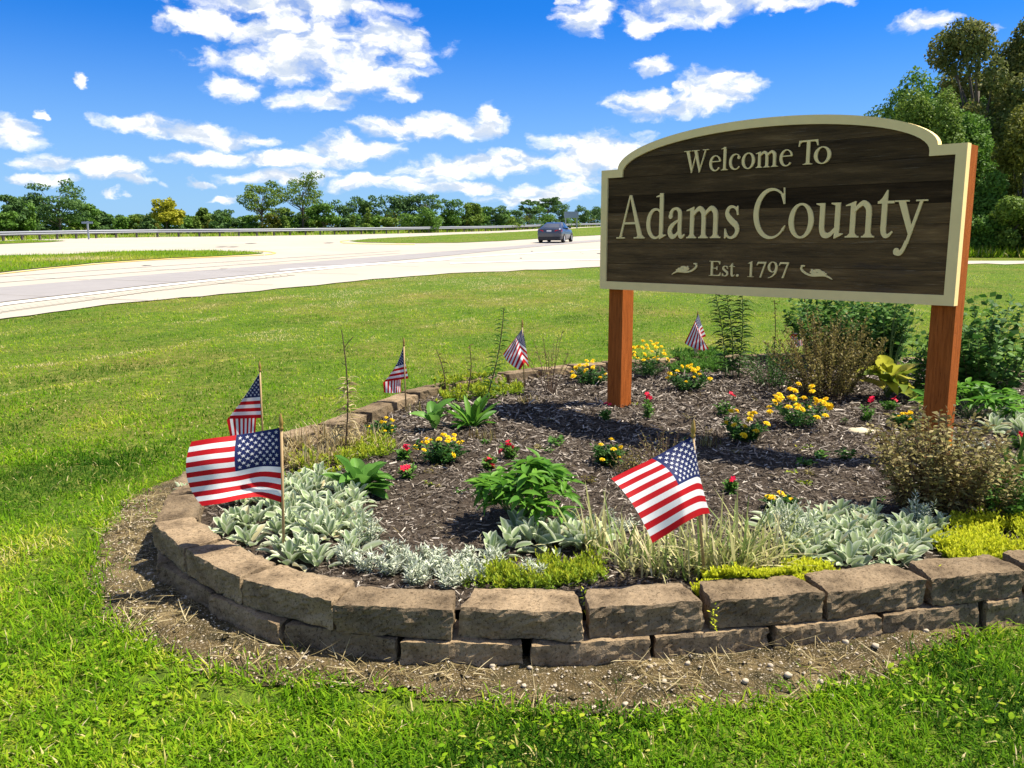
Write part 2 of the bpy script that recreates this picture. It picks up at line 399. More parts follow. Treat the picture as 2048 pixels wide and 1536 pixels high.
# small dark patches and reflectors on the slab
mb = MB()
for (x, y, wx) in [(290, 532, 7), (441, 494, 5), (464, 494, 4), (500, 487, 4), (655, 486, 5), (443, 539, 7), (1160, 506, 3), (1164, 508, 3), (1193, 507.6, 10), (1062, 503, 4), (1040, 517, 4)]:
    a = T(x, y); b = T(x + wx, y + 1.1); mb.add([(a[0], a[1], a[2] + .034), (b[0], a[1], a[2] + .034), (b[0], b[1], b[2] + .034), (a[0], b[1], b[2] + .034)], [(3, 2, 1, 0)])
mb.build('pavement_patch', plain('dark_patch', (.10, .09, .08), .8), road)
_a, _b = T(0, 592), T(600, 534); _d = unit((_b - _a)[:2]); _n = np.array([-_d[1], _d[0]]); mb = MB()
for k_ in range(-3, 16):
    c_ = _a[:2] + _d * 4.6 * k_; jo = _d * .022
    P = [c_ - _n * 4.2 - jo, c_ - _n * 4.2 + jo, c_ + _n * 4.4 + jo, c_ + _n * 4.4 - jo]; mb.add([(q[0], q[1], float(tz(q[1])) + .034) for q in P], [(0, 1, 2, 3)])
mb.build('slab_joint', plain('joint_sealant', (.20, .18, .15), .9), road)
# grass islands between the carriageways
M_MED = m_lawn()
m1 = [(-500, 560), (-500, 528), (0, 513), (130, 510), (220, 505), (300, 503), (420, 502.5), (500, 505), (527, 508), (500, 510.5), (420, 514), (330, 518), (220, 525), (120, 534), (0, 547), (-250, 572)]
m2 = [(698, 482.5), (740, 478.5), (820, 474), (900, 470), (1000, 466), (1080, 461.5), (1210, 453.5), (1290, 450), (1290, 464), (1210, 470), (1080, 478), (1000, 483), (920, 486), (830, 487.2), (760, 486.5), (715, 485)]
m3 = [(-600, 520), (-300, 500), (0, 483.5), (60, 481), (132, 482.5), (100, 485), (0, 489), (-300, 508)]
sheet('grass_median', jag(m1, 60, 1.0), .045, M_MED); sheet('grass_median', jag(m2, 60, .6), .045, M_MED); sheet('grass_verge', m3, .045, M_MED)
def off_poly(name, pts, w_, dz):
    return ribbon_px(name, pts, [(x, y + w_) for x, y in pts], dz, M_YELLOW, road)
off_poly('median_line', [(510, 501.5), (538, 503.6), (552, 506.5), (545, 508.5), (530, 510.2)], 1.4, .037)
off_poly('median_line', [(528, 510.3), (420, 515), (330, 519), (220, 526.4), (120, 535.5), (0, 549)], 1.3, .037)
off_poly('median_line', [(698, 480.6), (678, 483.2), (684, 486), (720, 487.5), (830, 489.3)], 1.1, .037)
# bank of grass behind the guardrail and beyond the right-hand road is the lawn sheet itself

# ================================================================== retaining wall
ZT, ZM = .232, .155
wall_px = [(2048, 1141), (1889, 1155), (1655, 1181), (1425, 1200), (1178, 1221), (928, 1221), (680, 1207), (488, 1162), (394, 1112), (312, 1062), (320, 1030), (340, 980)]
rear_px = [(600, 858), (690, 826), (751, 801), (810, 781), (900, 760), (1000, 744), (1150, 727), (1340, 714), (1470, 708)]
ctrl = [G(*p, ZT)[:2] for p in wall_px] + [np.array((-1.86, 4.85)), np.array((-1.72, 5.35))] + [G(*p, ZT)[:2] for p in rear_px]
ctrl += [np.array(p) for p in [(3.6, 9.75), (4.7, 9.2), (5.3, 7.9), (5.3, 6.3), (4.7, 4.9), (3.7, 3.95), (2.75, 3.42)]]
PATH = resample(catmull(ctrl, 10, True), n=900, closed=True)[:-1]
_ctr = PATH.mean(0)
def path_len():
    Q = np.vstack([PATH, PATH[:1]]); return np.concatenate([[0], np.cumsum(np.linalg.norm(np.diff(Q, axis=0), axis=1))])
PL = path_len(); PTOT = PL[-1]
def path_at(s):
    s = np.asarray(s) % PTOT; Q = np.vstack([PATH, PATH[:1]]); return np.stack([np.interp(s, PL, Q[:, 0]), np.interp(s, PL, Q[:, 1])], -1)
def path_near(p): return PL[:-1][np.argmin(np.linalg.norm(PATH - np.asarray(p)[None, :2], axis=1))]
def outset(d):
    tn = np.gradient(np.vstack([PATH[-1:], PATH, PATH[:1]]), axis=0)[1:-1]; tn /= np.linalg.norm(tn, axis=1)[:, None]
    nrm = np.stack([tn[:, 1], -tn[:, 0]], 1)
    sgn = np.sign(((PATH - _ctr) * nrm).sum()); return PATH + nrm * sgn * d
WALL_OUT = outset(.02); BED = outset(-.12); BED_IN = outset(-.19)
def m_block():
    m, nt, p = mat_base('retaining_block')
    a = noise_node(nt, 7, 5, .6); b = noise_node(nt, 90, 4, .75); c = noise_node(nt, 260, 2, .6)
    oi = nt.nodes.new('ShaderNodeObjectInfo')
    base = ramp_node(nt, a, [(.28, (.095, .070, .045)), (.48, (.245, .186, .120)), (.74, (.39, .30, .195))])
    tone = ramp_node(nt, oi.outputs['Random'], [(0, (.62, .60, .56)), (.5, (.95, .93, .9)), (1, (1.15, 1.1, 1.0))]); base = mixc(nt, 1., base, tone, 'MULTIPLY')
    st = noise_node(nt, 3.2, 3, .6); base = mixc(nt, ramp_node(nt, st, [(.5, (0, 0, 0)), (.66, (.75, .75, .75))]), base, (.075, .062, .042))
    sp = ramp_node(nt, b, [(.36, (.22, .20, .18)), (.47, (1, 1, 1)), (.60, (1.0, 1, 1)), (.70, (1.5, 1.45, 1.35))])
    col = mixc(nt, .85, base, sp, 'MULTIPLY')
    gl = ramp_node(nt, c, [(.64, (0, 0, 0)), (.7, (1, 1, 1))]); col = mixc(nt, mathn(nt, 'MULTIPLY', gl, .4), col, (.5, .42, .32))
    nt.links.new(col, p.inputs['Base Color']); p.inputs['Roughness'].default_value = .95; p.inputs['Specular IOR Level'].default_value = .06
    bump(nt, p, mathn(nt, 'ADD', b, mathn(nt, 'MULTIPLY', c, .6)), .7, .006); return m
M_BLOCK = m_block()
def block_mesh(L, Dp, Hh, seed, taper=.9, nx=22, ny=9, nz=9, r=.008):
    """rough split-faced block: a rounded box with chipped edges; x along the wall, y inward, z up"""
    V = []; Q = []; idx = {}
    def vid(i, j, k):
        key = (i, j, k)
        if key not in idx:
            p = np.array([i / nx - .5, j / ny, k / nz]) * (L, Dp, Hh)
            hx = L / 2; inner = np.array([np.clip(p[0], -hx + r, hx - r), np.clip(p[1], r, Dp - r), np.clip(p[2], r, Hh - r)])
            d = p - inner; n = np.linalg.norm(d)
            if n > 1e-9: p = inner + d / n * min(r, n) if n > r else p
            q = Vector((p * 9 + seed * 3.1).tolist()); nz_ = mnoise.noise_vector(q) * .010 + mnoise.noise_vector(q * 3.2) * .0065 + mnoise.noise_vector(q * 8) * .005 + mnoise.noise_vector(q * 17) * .0038
            edge = (abs(p[0]) > hx - .035) + (p[1] < .03) + (p[2] > Hh - .022)
            chip = max(0, mnoise.noise(q * 1.6 + Vector((5, 9, 2)))) * .075 * (edge >= 2)
            p = p + np.array(nz_) * np.array((1, 1, .55))
            c_ = np.array((0, Dp / 2, Hh / 2)); p = p + (c_ - p) * chip * 1.8
            p[0] *= 1 - (1 - taper) * (p[1] / Dp)
            idx[key] = len(V); V.append(p)
        return idx[key]
    for i in range(nx):
        for k in range(nz):
            Q.append((vid(i, 0, k), vid(i + 1, 0, k), vid(i + 1, 0, k + 1), vid(i, 0, k + 1)))
            Q.append((vid(i, ny, k), vid(i, ny, k + 1), vid(i + 1, ny, k + 1), vid(i + 1, ny, k)))
    for j in range(ny):
        for k in range(nz):
            Q.append((vid(0, j, k), vid(0, j, k + 1), vid(0, j + 1, k + 1), vid(0, j + 1, k)))
            Q.append((vid(nx, j, k), vid(nx, j + 1, k), vid(nx, j + 1, k + 1), vid(nx, j, k + 1)))
    for i in range(nx):
        for j in range(ny):
            Q.append((vid(i, j, nz), vid(i + 1, j, nz), vid(i + 1, j + 1, nz), vid(i, j + 1, nz)))
            Q.append((vid(i, j, 0), vid(i, j + 1, 0), vid(i + 1, j + 1, 0), vid(i + 1, j, 0)))
    return mesh_np('block', np.array(V), Q, smooth=False)
wall = thing('retaining_wall', 'low curved retaining wall of two courses of tan concrete blocks round the flower bed', 'wall', (0, 0, 0))
NB = int(round(PTOT / .452)); PIT = PTOT / NB
s0 = path_near(G(1172, 1221, ZT))
_bm = [block_mesh(1, .27 , .116, i + 50) for i in range(0)]
bi = 0
for course, (z0, hh, ph, out) in enumerate(((.117, .116, 0., 0.), (-.03, .146, .46, .016))):
    for i in range(NB):
        a = path_at(s0 + (i + ph) * PIT); b = path_at(s0 + (i + 1 + ph) * PIT)
        d = b - a; L = np.linalg.norm(d); d /= L; mid = (a + b) / 2
        nin = np.array([-d[1], d[0]])
        if nin @ (_ctr - mid) < 0: nin = -nin; d = -d
        # block local x must be such that x cross (y = inward) = up
        x = np.array([nin[1], -nin[0]])
        bi += 1
        front = mid[1] < 5.2
        me = block_mesh(L - .012 - .018 * rng.random(), .18, hh + (.002 - .006 * rng.random() if course == 0 else 0), bi, taper=.86, **({} if front else dict(nx=10, ny=5, nz=4)))
        o = obj('block', me, M_BLOCK, wall)
        yaw = math.atan2(x[1], x[0]) + R(rng.normal(0, 1.7))
        pos = mid - nin * (out + rng.normal(0, .007))
        o.location = (pos[0], pos[1], z0); o.rotation_euler = (R(rng.normal(0, .5)), R(rng.normal(0, .4)), yaw)

# ================================================================== mulch bed
def m_mulch():
    m, nt, p = mat_base('mulch_bed')
    a = noise_node(nt, 60, 6, .7); b = noise_node(nt, 5, 3, .6)
    col = ramp_node(nt, a, [(.3, (.028, .021, .015)), (.55, (.08, .062, .046)), (.75, (.18, .145, .11))])
    col = mixc(nt, mathn(nt, 'MULTIPLY', b, .3), col, (.09, .065, .045))
    nt.links.new(col, p.inputs['Base Color']); p.inputs['Roughness'].default_value = .95; p.inputs['Specular IOR Level'].default_value = .1
    bump(nt, p, a, 1., .03); return m
M_MULCH = m_mulch()
def mulch_z(x, y):
    return ZM + .03 * (fbm(x, y, 2.2, 3) - .5) + .02 * (fbm(x, y, 9, 5) - .5)
gx = np.arange(-2.1, 5.6, .06); gy = np.arange(2.6, 10.2, .06); X, Y = np.meshgrid(gx, gy)
ins = inpoly(X, Y, BED); Z = mulch_z(X, Y); Qg = gridQ(len(gy), len(gx)); ok = ins.ravel()[Qg].all(1)
tag(obj('mulch_bed', mesh_np('mulch_bed', np.stack([X, Y, Z], -1), Qg[ok], smooth=True), M_MULCH), kind='structure')
M_CHIP = foliage('mulch_chip', [(0, (.03, .024, .018)), (.30, (.078, .064, .050)), (.58, (.18, .152, .124)), (.83, (.37, .325, .27)), (1, (.60, .55, .47))], trans=.0, rough=.9, spec=.05)
n = 105000; x = rng.uniform(-2, 5.2, n); y = 2.9 + 7 * rng.random(n) ** 1.25
k = inpoly(x, y, BED_IN) & (x < y * .9 + .5); x, y = x[k], y[k]; n = len(x)
near = np.clip(y / 5, .7, 1.7)
L = rng.uniform(.014, .06, n) * near; Wd = rng.uniform(.004, .011, n) * near
P = np.stack([x, y, mulch_z(x, y) + rng.uniform(.002, .016, n)], -1)
D = angdir(rng.uniform(0, 6.283, n), rng.normal(0, .26, n)); Nn = unit(np.stack([rng.normal(0, .6, n), rng.normal(0, .6, n), np.ones(n)], -1))
V, Q, t = strips(P, D, Nn, L, Wd, 1, 0., 'blade', rng.beta(1.5, 2.2, n)); 
V = V.reshape(n, 4, 3); wv_ = unit(np.cross(D, Nn)) * (Wd * .42)[:, None]; V[:, 2] = V[:, 2] - wv_; V[:, 3] = V[:, 3] + wv_
tag(obj('mulch_chips', mesh_np('mulch_chips', V.reshape(-1, 3), Q, t=t), M_CHIP), 'shredded dark brown bark mulch covering the flower bed', 'mulch', kind='stuff')

# ================================================================== bare soil strip round the wall
soil_px = [(372, 945), (300, 975), (235, 1005), (190, 1080), (165, 1150), (200, 1235), (290, 1305), (420, 1352), (600, 1382), (800, 1392), (950, 1415), (1150, 1440), (1400, 1436), (1600, 1405), (1750, 1365), (1850, 1318), (1950, 1275), (2048, 1232), (2300, 1150), (2600, 1040)]
SOIL = [G(*p, 0)[:2] for p in soil_px] + [np.array(p) for p in [(4.4, 5.2), (3.2, 4.2), (2, 4), (0, 4), (-1.2, 4.5), (-1.5, 5.2)]]
def m_soil():
    m, nt, p = mat_base('bare_soil')
    a = noise_node(nt, 4, 5, .65); b = noise_node(nt, 45, 5, .7); c = noise_node(nt, 150, 3, .6)
    col = ramp_node(nt, a, [(.3, (.06, .043, .019)), (.5, (.165, .12, .054)), (.7, (.33, .25, .12))])
    col = mixc(nt, mathn(nt, 'MULTIPLY', b, .6), col, (.055, .042, .02)); d = noise_node(nt, 11, 5, .7); col = mixc(nt, ramp_node(nt, d, [(.46, (0, 0, 0)), (.6, (.85, .85, .85))]), col, (.05, .043, .02))
    gl = ramp_node(nt, c, [(.58, (0, 0, 0)), (.64, (1, 1, 1))]); col = mixc(nt, mathn(nt, 'MULTIPLY', gl, .7), col, (.50, .42, .29))
    nt.links.new(col, p.inputs['Base Color']); p.inputs['Roughness'].default_value = .95; p.inputs['Specular IOR Level'].default_value = .1
    bump(nt, p, mathn(nt, 'ADD', b, mathn(nt, 'MULTIPLY', c, .5)), 1., .025); return m
M_SOIL = m_soil()
_B1, _B2 = outset(.22), outset(.10)
def soil_z(x, y):
    wgt = sum(inpoly(np.asarray(x) + a_, np.asarray(y) + b_, SOIL) * 1. for a_, b_ in ((.09, 0), (-.09, 0), (0, .09), (0, -.09), (.045, .045), (-.045, -.045), (.045, -.045), (-.045, .045))) / 8
    return .002 + np.clip(wgt * 1.6 - .6, 0, 1) * (.010 * inpoly(x, y, _B1) + .010 * inpoly(x, y, _B2) + .006 + .03 * (fbm(x, y, 6, 21) - .25) + .022 * (fbm(x, y, 24, 8) - .5))
gx = np.arange(-2.6, 4.2, .02); gy = np.arange(2.0, 5.4, .02); X, Y = np.meshgrid(gx, gy)
jx = .07 * (fbm(X, Y, 7, 40) - .5) * 2; ins = inpoly(X + jx, Y + jx, SOIL) & ~inpoly(X, Y, outset(-.1))
Qg = gridQ(len(gy), len(gx)); ok = ins.ravel()[Qg].all(1)
tag(obj('bare_soil', mesh_np('bare_soil', np.stack([X, Y, np.maximum(soil_z(X, Y), .004)], -1), Qg[ok], smooth=True), M_SOIL), kind='structure')

# ================================================================== lawn grass
M_GRASS = foliage('grass_blade', [(0, (.032, .095, .005)), (.30, (.13, .28, .008)), (.58, (.25, .395, .014)), (.80, (.44, .46, .042)), (.92, (.56, .48, .17)), (1, (.68, .58, .32))], trans=.45, rough=.75, spec=.08)
NEAREDGE = [T(*p)[:2] for p in near_edge]; ROADPOLY = [T(*p)[:2] for p in near_edge + far_edge]
def ground_t(x, y):
    """how dry / dark the turf is here, 0 lush .. 1 straw"""
    a = fbm(x, y, .45, 2); b = fbm(x, y * .5, 1.6, 9); c = fbm(x, y, 5., 14)
    t = .40 + .9 * (a - .5) + .8 * (b - .5) + .55 * (c - .5)
    # clipping rows left by the mower: the rows run from near left to far right
    rr = (y - 1.57 * x) + 1.1 * (fbm(x, y, .5, 33) - .5); t = t + .13 * np.sin(rr * 1.75)
    for c0, s_, a_ in ((16.0, .20, .62), (19.3, .28, .45), (20.6, .2, .35), (23.5, .4, .42), (27.0, .5, .40), (13.6, .2, .3), (31.5, .6, .35)):
        t = t + a_ * np.exp(-((rr - c0) / s_) ** 2) * (fbm(x, y, 2.2, 51) > .40) * (x < .5)
    # dry thin turf towards the road mouth
    t = t + .95 * np.exp(-(((x - .2) / 6.0) ** 2 + ((y - 23.5) / 5.0) ** 2)) * np.clip(fbm(x, y, 1.3, 77) * 2.6 - .75, 0, 1.2)
    return t
def lush(x, y): return np.clip(fbm(x, y, 3.2, 60) * 1.7 - .2, .25, 1.5)
def grass(name, n, ysamp, hw, height, width, segs, label, keep=None, zf=tz, seedt=0., cut=True, droop=.35):
    y = ysamp(n); x = rng.uniform(-1, 1, n) * (hw(y))
    jx = .34 * (fbm(x, y, 4.5, 70) - .5) * 2
    k = np.ones(n, bool)
    if cut:
        insoil = inpoly(x + jx, y + jx, SOIL)
        k &= ~inpoly(x, y, WALL_OUT); k &= ~insoil | (rng.random(n) < .14 * (fbm(x, y, 4, 19) > .54))
        k &= ~inpoly(x, y + .6 * (fbm(x, y, 1.3, 5) - .5), ROADPOLY)
    if keep is not None: k &= keep(x, y)
    x, y = x[k], y[k]; n = len(x)
    lu = lush(x, y)
    h = height * rng.uniform(.5, 1.25, n) * (.55 + .6 * lu); 
    az = rng.uniform(0, 6.283, n); el = np.clip(rng.normal(.85, .35, n), .1, 1.5)
    D = angdir(az, el); Nn = np.stack([np.cos(az + 1.57), np.sin(az + 1.57), np.zeros(n)], -1); Nn = np.cross(D, Nn) + .01
    P = np.stack([x, y, zf(y) - .004], -1)
    t = np.clip(ground_t(x, y) + rng.normal(0, .14, n) + seedt, 0, .98); dry = rng.random(n) < .035; t = np.where(dry, rng.uniform(.85, 1, n), t)
    V, Q, tt = strips(P, D, Nn, h, width * rng.uniform(.6, 1.3, n), segs, droop, 'blade', t)
    tag(obj(name, mesh_np(name, V, Q, t=tt), M_GRASS), label, 'grass', kind='stuff'); return n
yinv = lambda a, b, p: (lambda n: a + (b - a) * rng.random(n) ** p)
grass('lawn_grass', 195000, yinv(1.6, 5.6, 1.25), lambda y: .86 * y + .5, .078, .0055, 2, 'thick uncut-looking green grass in front of and beside the block wall', seedt=-.09)
grass('lawn_grass', 185000, yinv(5.6, 15, 1.35), lambda y: .78 * y, .058, .0085, 2, 'mown green lawn behind and to the side of the flower bed')
grass('lawn_grass', 135000, yinv(15, 37, 1.3), lambda y: .74 * y, .075, .019, 1, 'sunlit lawn running up to the concrete road')
def ring(n, lo, hi, s_lo, s_hi):
    s_ = rng.uniform(s_lo, s_hi, n); return path_at(s_), s_
# taller unmown tufts hugging the soil edge and the outside of the wall
def tufts():
    P = []; C = resample(np.array(SOIL[:20]), step=.012); n = len(C)
    for r in range(5):
        q = C + rng.normal(0, .045, C.shape); P.append(q)
    back = path_at(np.linspace(path_near(G(345, 975, ZT)), path_near(G(1470, 708, ZT)), 900)) ; ctr = _ctr
    for r in range(4):
        nrm = unit(back - ctr); P.append(back + nrm * rng.uniform(.01, .12, (len(back), 1)))
    P = np.concatenate(P); P = P[~inpoly(P[:, 0], P[:, 1], WALL_OUT)]; n = len(P)
    az = rng.uniform(0, 6.283, n); el = np.clip(rng.normal(.95, .3, n), .2, 1.5); D = angdir(az, el)
    Nn = np.cross(D, np.stack([np.cos(az + 1.57), np.sin(az + 1.57), np.zeros(n)], -1)) + .01
    t = np.clip(rng.normal(.42, .2, n), 0, 1)
    V, Q, tt = strips(np.c_[P, np.zeros(n)], D, Nn, rng.uniform(.05, .12, n) * (.5 + vnoise(P[:, 0], P[:, 1], 4, 3)), rng.uniform(.003, .006, n), 3, .5, 'blade', t)
    tag(obj('grass_tufts', mesh_np('grass_tufts', V, Q, t=tt), M_GRASS), 'longer green grass fringing the bare soil and the foot of the wall', 'grass', kind='stuff')
tufts()
# broad-leaved clover-like weeds in the near lawn
def weeds():
    n = 5000; y = 1.9 + 2.4 * rng.random(n); x = rng.uniform(-1, 1, n) * (.7 * y)
    k = (fbm(x, y, 2.6, 91) > .53) & ~inpoly(x, y, SOIL) & ~inpoly(x, y, WALL_OUT); x, y = x[k], y[k]; n = len(x)
    P = np.stack([x, y, rng.uniform(.01, .05, n)], -1); D = angdir(rng.uniform(0, 6.283, n), rng.normal(.1, .3, n)); Nn = np.tile([0, 0, 1.], (n, 1)) + rng.normal(0, .25, (n, 3))
    V, Q, tt = strips(P, D, Nn, rng.uniform(.014, .034, n), rng.uniform(.009, .018, n), 3, .25, 'leaf', np.clip(rng.normal(.5, .14, n), 0, .85))
    tag(obj('lawn_weeds', mesh_np('lawn_weeds', V, Q, t=tt), M_GRASS), 'small broad-leaved weeds mixed into the near lawn', 'weeds', kind='stuff')
weeds()
# grass on the road islands and along the far verge
def island(poly_px, n, label):
    poly = [T(*p)[:2] for p in poly_px]; A = np.array(poly); x = rng.uniform(max(A[:, 0].min(), -45), A[:, 0].max(), n); y = rng.uniform(A[:, 1].min(), A[:, 1].max(), n)
    k = inpoly(x, y, poly) & (np.abs(x) < .7 * y); x, y = x[k], y[k]; n = len(x); az = rng.uniform(0, 6.283, n); D = angdir(az, rng.uniform(.6, 1.5, n)); Nn = np.cross(D, angdir(az + 1.57, 0 * az))
    br = np.exp(-(((x - T(150, 520)[0]) / 2.6) ** 2 + ((y - T(150, 520)[1]) / 2.5) ** 2))
    t = np.clip(.5 + .5 * (fbm(x, y, .5, 4) - .5) + .5 * br + rng.normal(0, .1, n), 0, .97)
    V, Q, tt = strips(np.stack([x, y, tz(y) + .04], -1), D, Nn, rng.uniform(.08, .2, n), rng.uniform(.02, .05, n), 1, .2, 'blade', t)
    tag(obj('median_grass', mesh_np('median_grass', V, Q, t=tt), M_GRASS), label, 'grass', kind='stuff')
island(m1, 30000, 'grass with a brown patch on the road island by the near lane'); island(m2, 30000, 'grass on the long road island beside the grey car'); island(m3, 6000, 'grass on the verge at the far end of the guardrail')
# ================================================================== welcome sign
M_CREAM = plain('cream_paint', (.94, .70, .31), .75, spec=.08, var=.10, vscale=9, bmp=.08, bscale=180)
def m_post():
    m, nt, p = mat_base('stained_post')
    a = noise_node(nt, 10, 5, .6, 'Object', (9, 9, .5)); b = noise_node(nt, 34, 4, .7, 'Object', (7, 7, .35)); c = noise_node(nt, 3, 3, .5)
    col = ramp_node(nt, a, [(.3, (.29, .074, .013)), (.6, (.46, .125, .024)), (.8, (.55, .17, .038))])
    cr = ramp_node(nt, b, [(.33, (.25, .2, .2)), (.43, (1, 1, 1))]); col = mixc(nt, .8, col, cr, 'MULTIPLY'); col = mixc(nt, mathn(nt, 'MULTIPLY', c, .3), col, (.16, .06, .022))
    nt.links.new(col, p.inputs['Base Color']); p.inputs['Roughness'].default_value = .85; p.inputs['Specular IOR Level'].default_value = .06; bump(nt, p, b, .7, .008); return m
M_POST = m_post()
def m_plank():
    m, nt, p = mat_base('weathered_plank')
    oi = nt.nodes.new('ShaderNodeObjectInfo')
    def nz(sc_, st, d=6):
        tc = nt.nodes.new('ShaderNodeTexCoord'); mp = nt.nodes.new('ShaderNodeMapping'); mp.inputs['Scale'].default_value = st
        nt.links.new(tc.outputs['Object'], mp.inputs[0]); n = nt.nodes.new('ShaderNodeTexNoise'); n.noise_dimensions = '4D'
        n.inputs['Scale'].default_value = sc_; n.inputs['Detail'].default_value = d; n.inputs['Roughness'].default_value = .68
        nt.links.new(mp.outputs[0], n.inputs['Vector']); nt.links.new(mathn(nt, 'MULTIPLY', oi.outputs['Random'], 40.), n.inputs['W']); return n.outputs['Fac']
    a = nz(3.2, (.45, 1, 4.2)); b = nz(9, (.5, 1, 22)); c = nz(2.2, (.7, 1, 5)); e = nz(16, (.3, 1, 16))
    col = ramp_node(nt, a, [(.30, (.014, .010, .007)), (.44, (.058, .038, .019)), (.57, (.115, .072, .032)), (.70, (.27, .175, .08))])
    col = mixc(nt, ramp_node(nt, b, [(.38, (0, 0, 0)), (.72, (.8, .8, .8))]), col, (.13, .085, .04))
    cg = ramp_node(nt, c, [(.58, (0, 0, 0)), (.72, (.6, .6, .6))]); col = mixc(nt, cg, col, (.055, .046, .040))
    hl = ramp_node(nt, e, [(.60, (0, 0, 0)), (.72, (.8, .8, .8))]); col = mixc(nt, hl, col, (.33, .27, .19))
    tone = ramp_node(nt, oi.outputs['Random'], [(0, (.40, .38, .38)), (.5, (.95, .92, .88)), (1, (1.6, 1.5, 1.35))]); col = mixc(nt, 1., col, tone, 'MULTIPLY')
    nt.links.new(col, p.inputs['Base Color']); p.inputs['Roughness'].default_value = .9; p.inputs['Specular IOR Level'].default_value = .05; bump(nt, p, b, .6, .006); return m
M_PLANK = m_plank()
SGN_W, SZ0, SZ1, SZA = 2.727, 1.127, 2.07, 2.338
sL = np.array([.7286, 6.9912]); sD = np.array([.70013, -.71402])
sign = thing('welcome_sign', 'large brown wood-look welcome sign with cream arched frame on two brown posts', 'sign', (sL[0], sL[1], 0), math.atan2(sD[1], sD[0]))
# local frame: x along the board, y away from the reader, z up
def arch_poly(m, n=40):
    """outline of the board inset by m"""
    cx = SGN_W / 2; hw = 1.2 - m * .75; top = SZA - m * .95; sh = SZ1 - m
    a = [(m, SZ0 + m), (m, sh)]
    xs_ = cx - hw
    a.append((xs_ + .0, sh))
    th = np.linspace(math.pi, 0, n)
    for t_ in th: a.append((cx + hw * math.cos(t_), SZ1 - m * .5 + (top - SZ1 + m * .5) * math.sin(t_)))
    a += [(cx + hw, sh), (SGN_W - m, sh), (SGN_W - m, SZ0 + m)]
    return np.array(a)
out_p, in_p = arch_poly(0.0), arch_poly(.062)
out_p = np.delete(out_p, 3, 0); in_p = np.delete(in_p, 3, 0)
mb = MB(); n = len(out_p)
yf, yb = -.012, .05
V = [(a, yf, b) for a, b in out_p] + [(a, yf, b) for a, b in in_p] + [(a, yb, b) for a, b in out_p] + [(a, .004, b) for a, b in in_p]
Q = []
for i in range(n):
    j = (i + 1) % n
    Q += [(i, n + i, n + j, j), (i, j, 2 * n + j, 2 * n + i), (n + j, n + i, 3 * n + i, 3 * n + j)]
mb.add(V, Q); mb.build('frame', M_CREAM, sign)
from mathutils.geometry import tessellate_polygon
def poly_prism(poly, y0, y1):
    n = len(poly); tri = tessellate_polygon([[Vector((a, b, 0)) for a, b in poly]])
    V = [(a, y0, b) for a, b in poly] + [(a, y1, b) for a, b in poly]
    Tr = [tuple(t_) for t_ in tri] + [tuple(n + q for q in t_) for t_ in tri]
    Q = [(i, (i + 1) % n, n + (i + 1) % n, n + i) for i in range(n)]
    return V, Q, Tr
v_, q_, t_ = poly_prism([tuple(p) for p in arch_poly(.004)[:3]] + [tuple(p) for p in arch_poly(.004)[4:]], .03, .048)
mb = MB(); mb.add(v_, q_, t_); mb.build('backing_board', plain('board_back', (.10, .07, .045), .8, var=.2), sign)
def clip_band(poly, z0, z1):
    def cl(P, z, keep):
        o = []
        for i in range(len(P)):
            a, b = P[i - 1], P[i]; ia, ib = keep(a[1] - z), keep(b[1] - z)
            if ia != ib: f = (z - a[1]) / (b[1] - a[1]); o.append((a[0] + f * (b[0] - a[0]), z))
            if ib: o.append(tuple(b))
        return o
    return cl(cl([tuple(p) for p in poly], z0, lambda d: d >= 0), z1, lambda d: d <= 0)
zb = [1.18, 1.335, 1.493, 1.612, 1.735, 1.862, 2.004, 2.150, 2.30]
ip = [tuple(p) for p in arch_poly(.055)[:3]] + [tuple(p) for p in arch_poly(.055)[4:]]
for i in range(len(zb) - 1):
    P = clip_band(ip, zb[i] + .0012, zb[i + 1] - .0012)
    if len(P) > 2:
        y = .002 + rng.uniform(0, .0025); v_, q_, t_ = poly_prism(P, y, .029)
        mb = MB(); mb.add(v_, q_, t_); mb.build('plank', M_PLANK, sign)
for x0 in (.05, 2.577):
    mb = MB(); mb.box(x0, x0 + .142, .052, .194, -.05, SZ1 - .003); mb.build('post', M_POST, sign)
mb = MB()
for x0 in (.09, .15, 2.62, 2.68):
    for z in (1.3, 1.9): mb.lathe([(0.0001, -.001), (.006, -.0005), (.006, .001), (.0001, .002)], 8, (0, 0, 0))
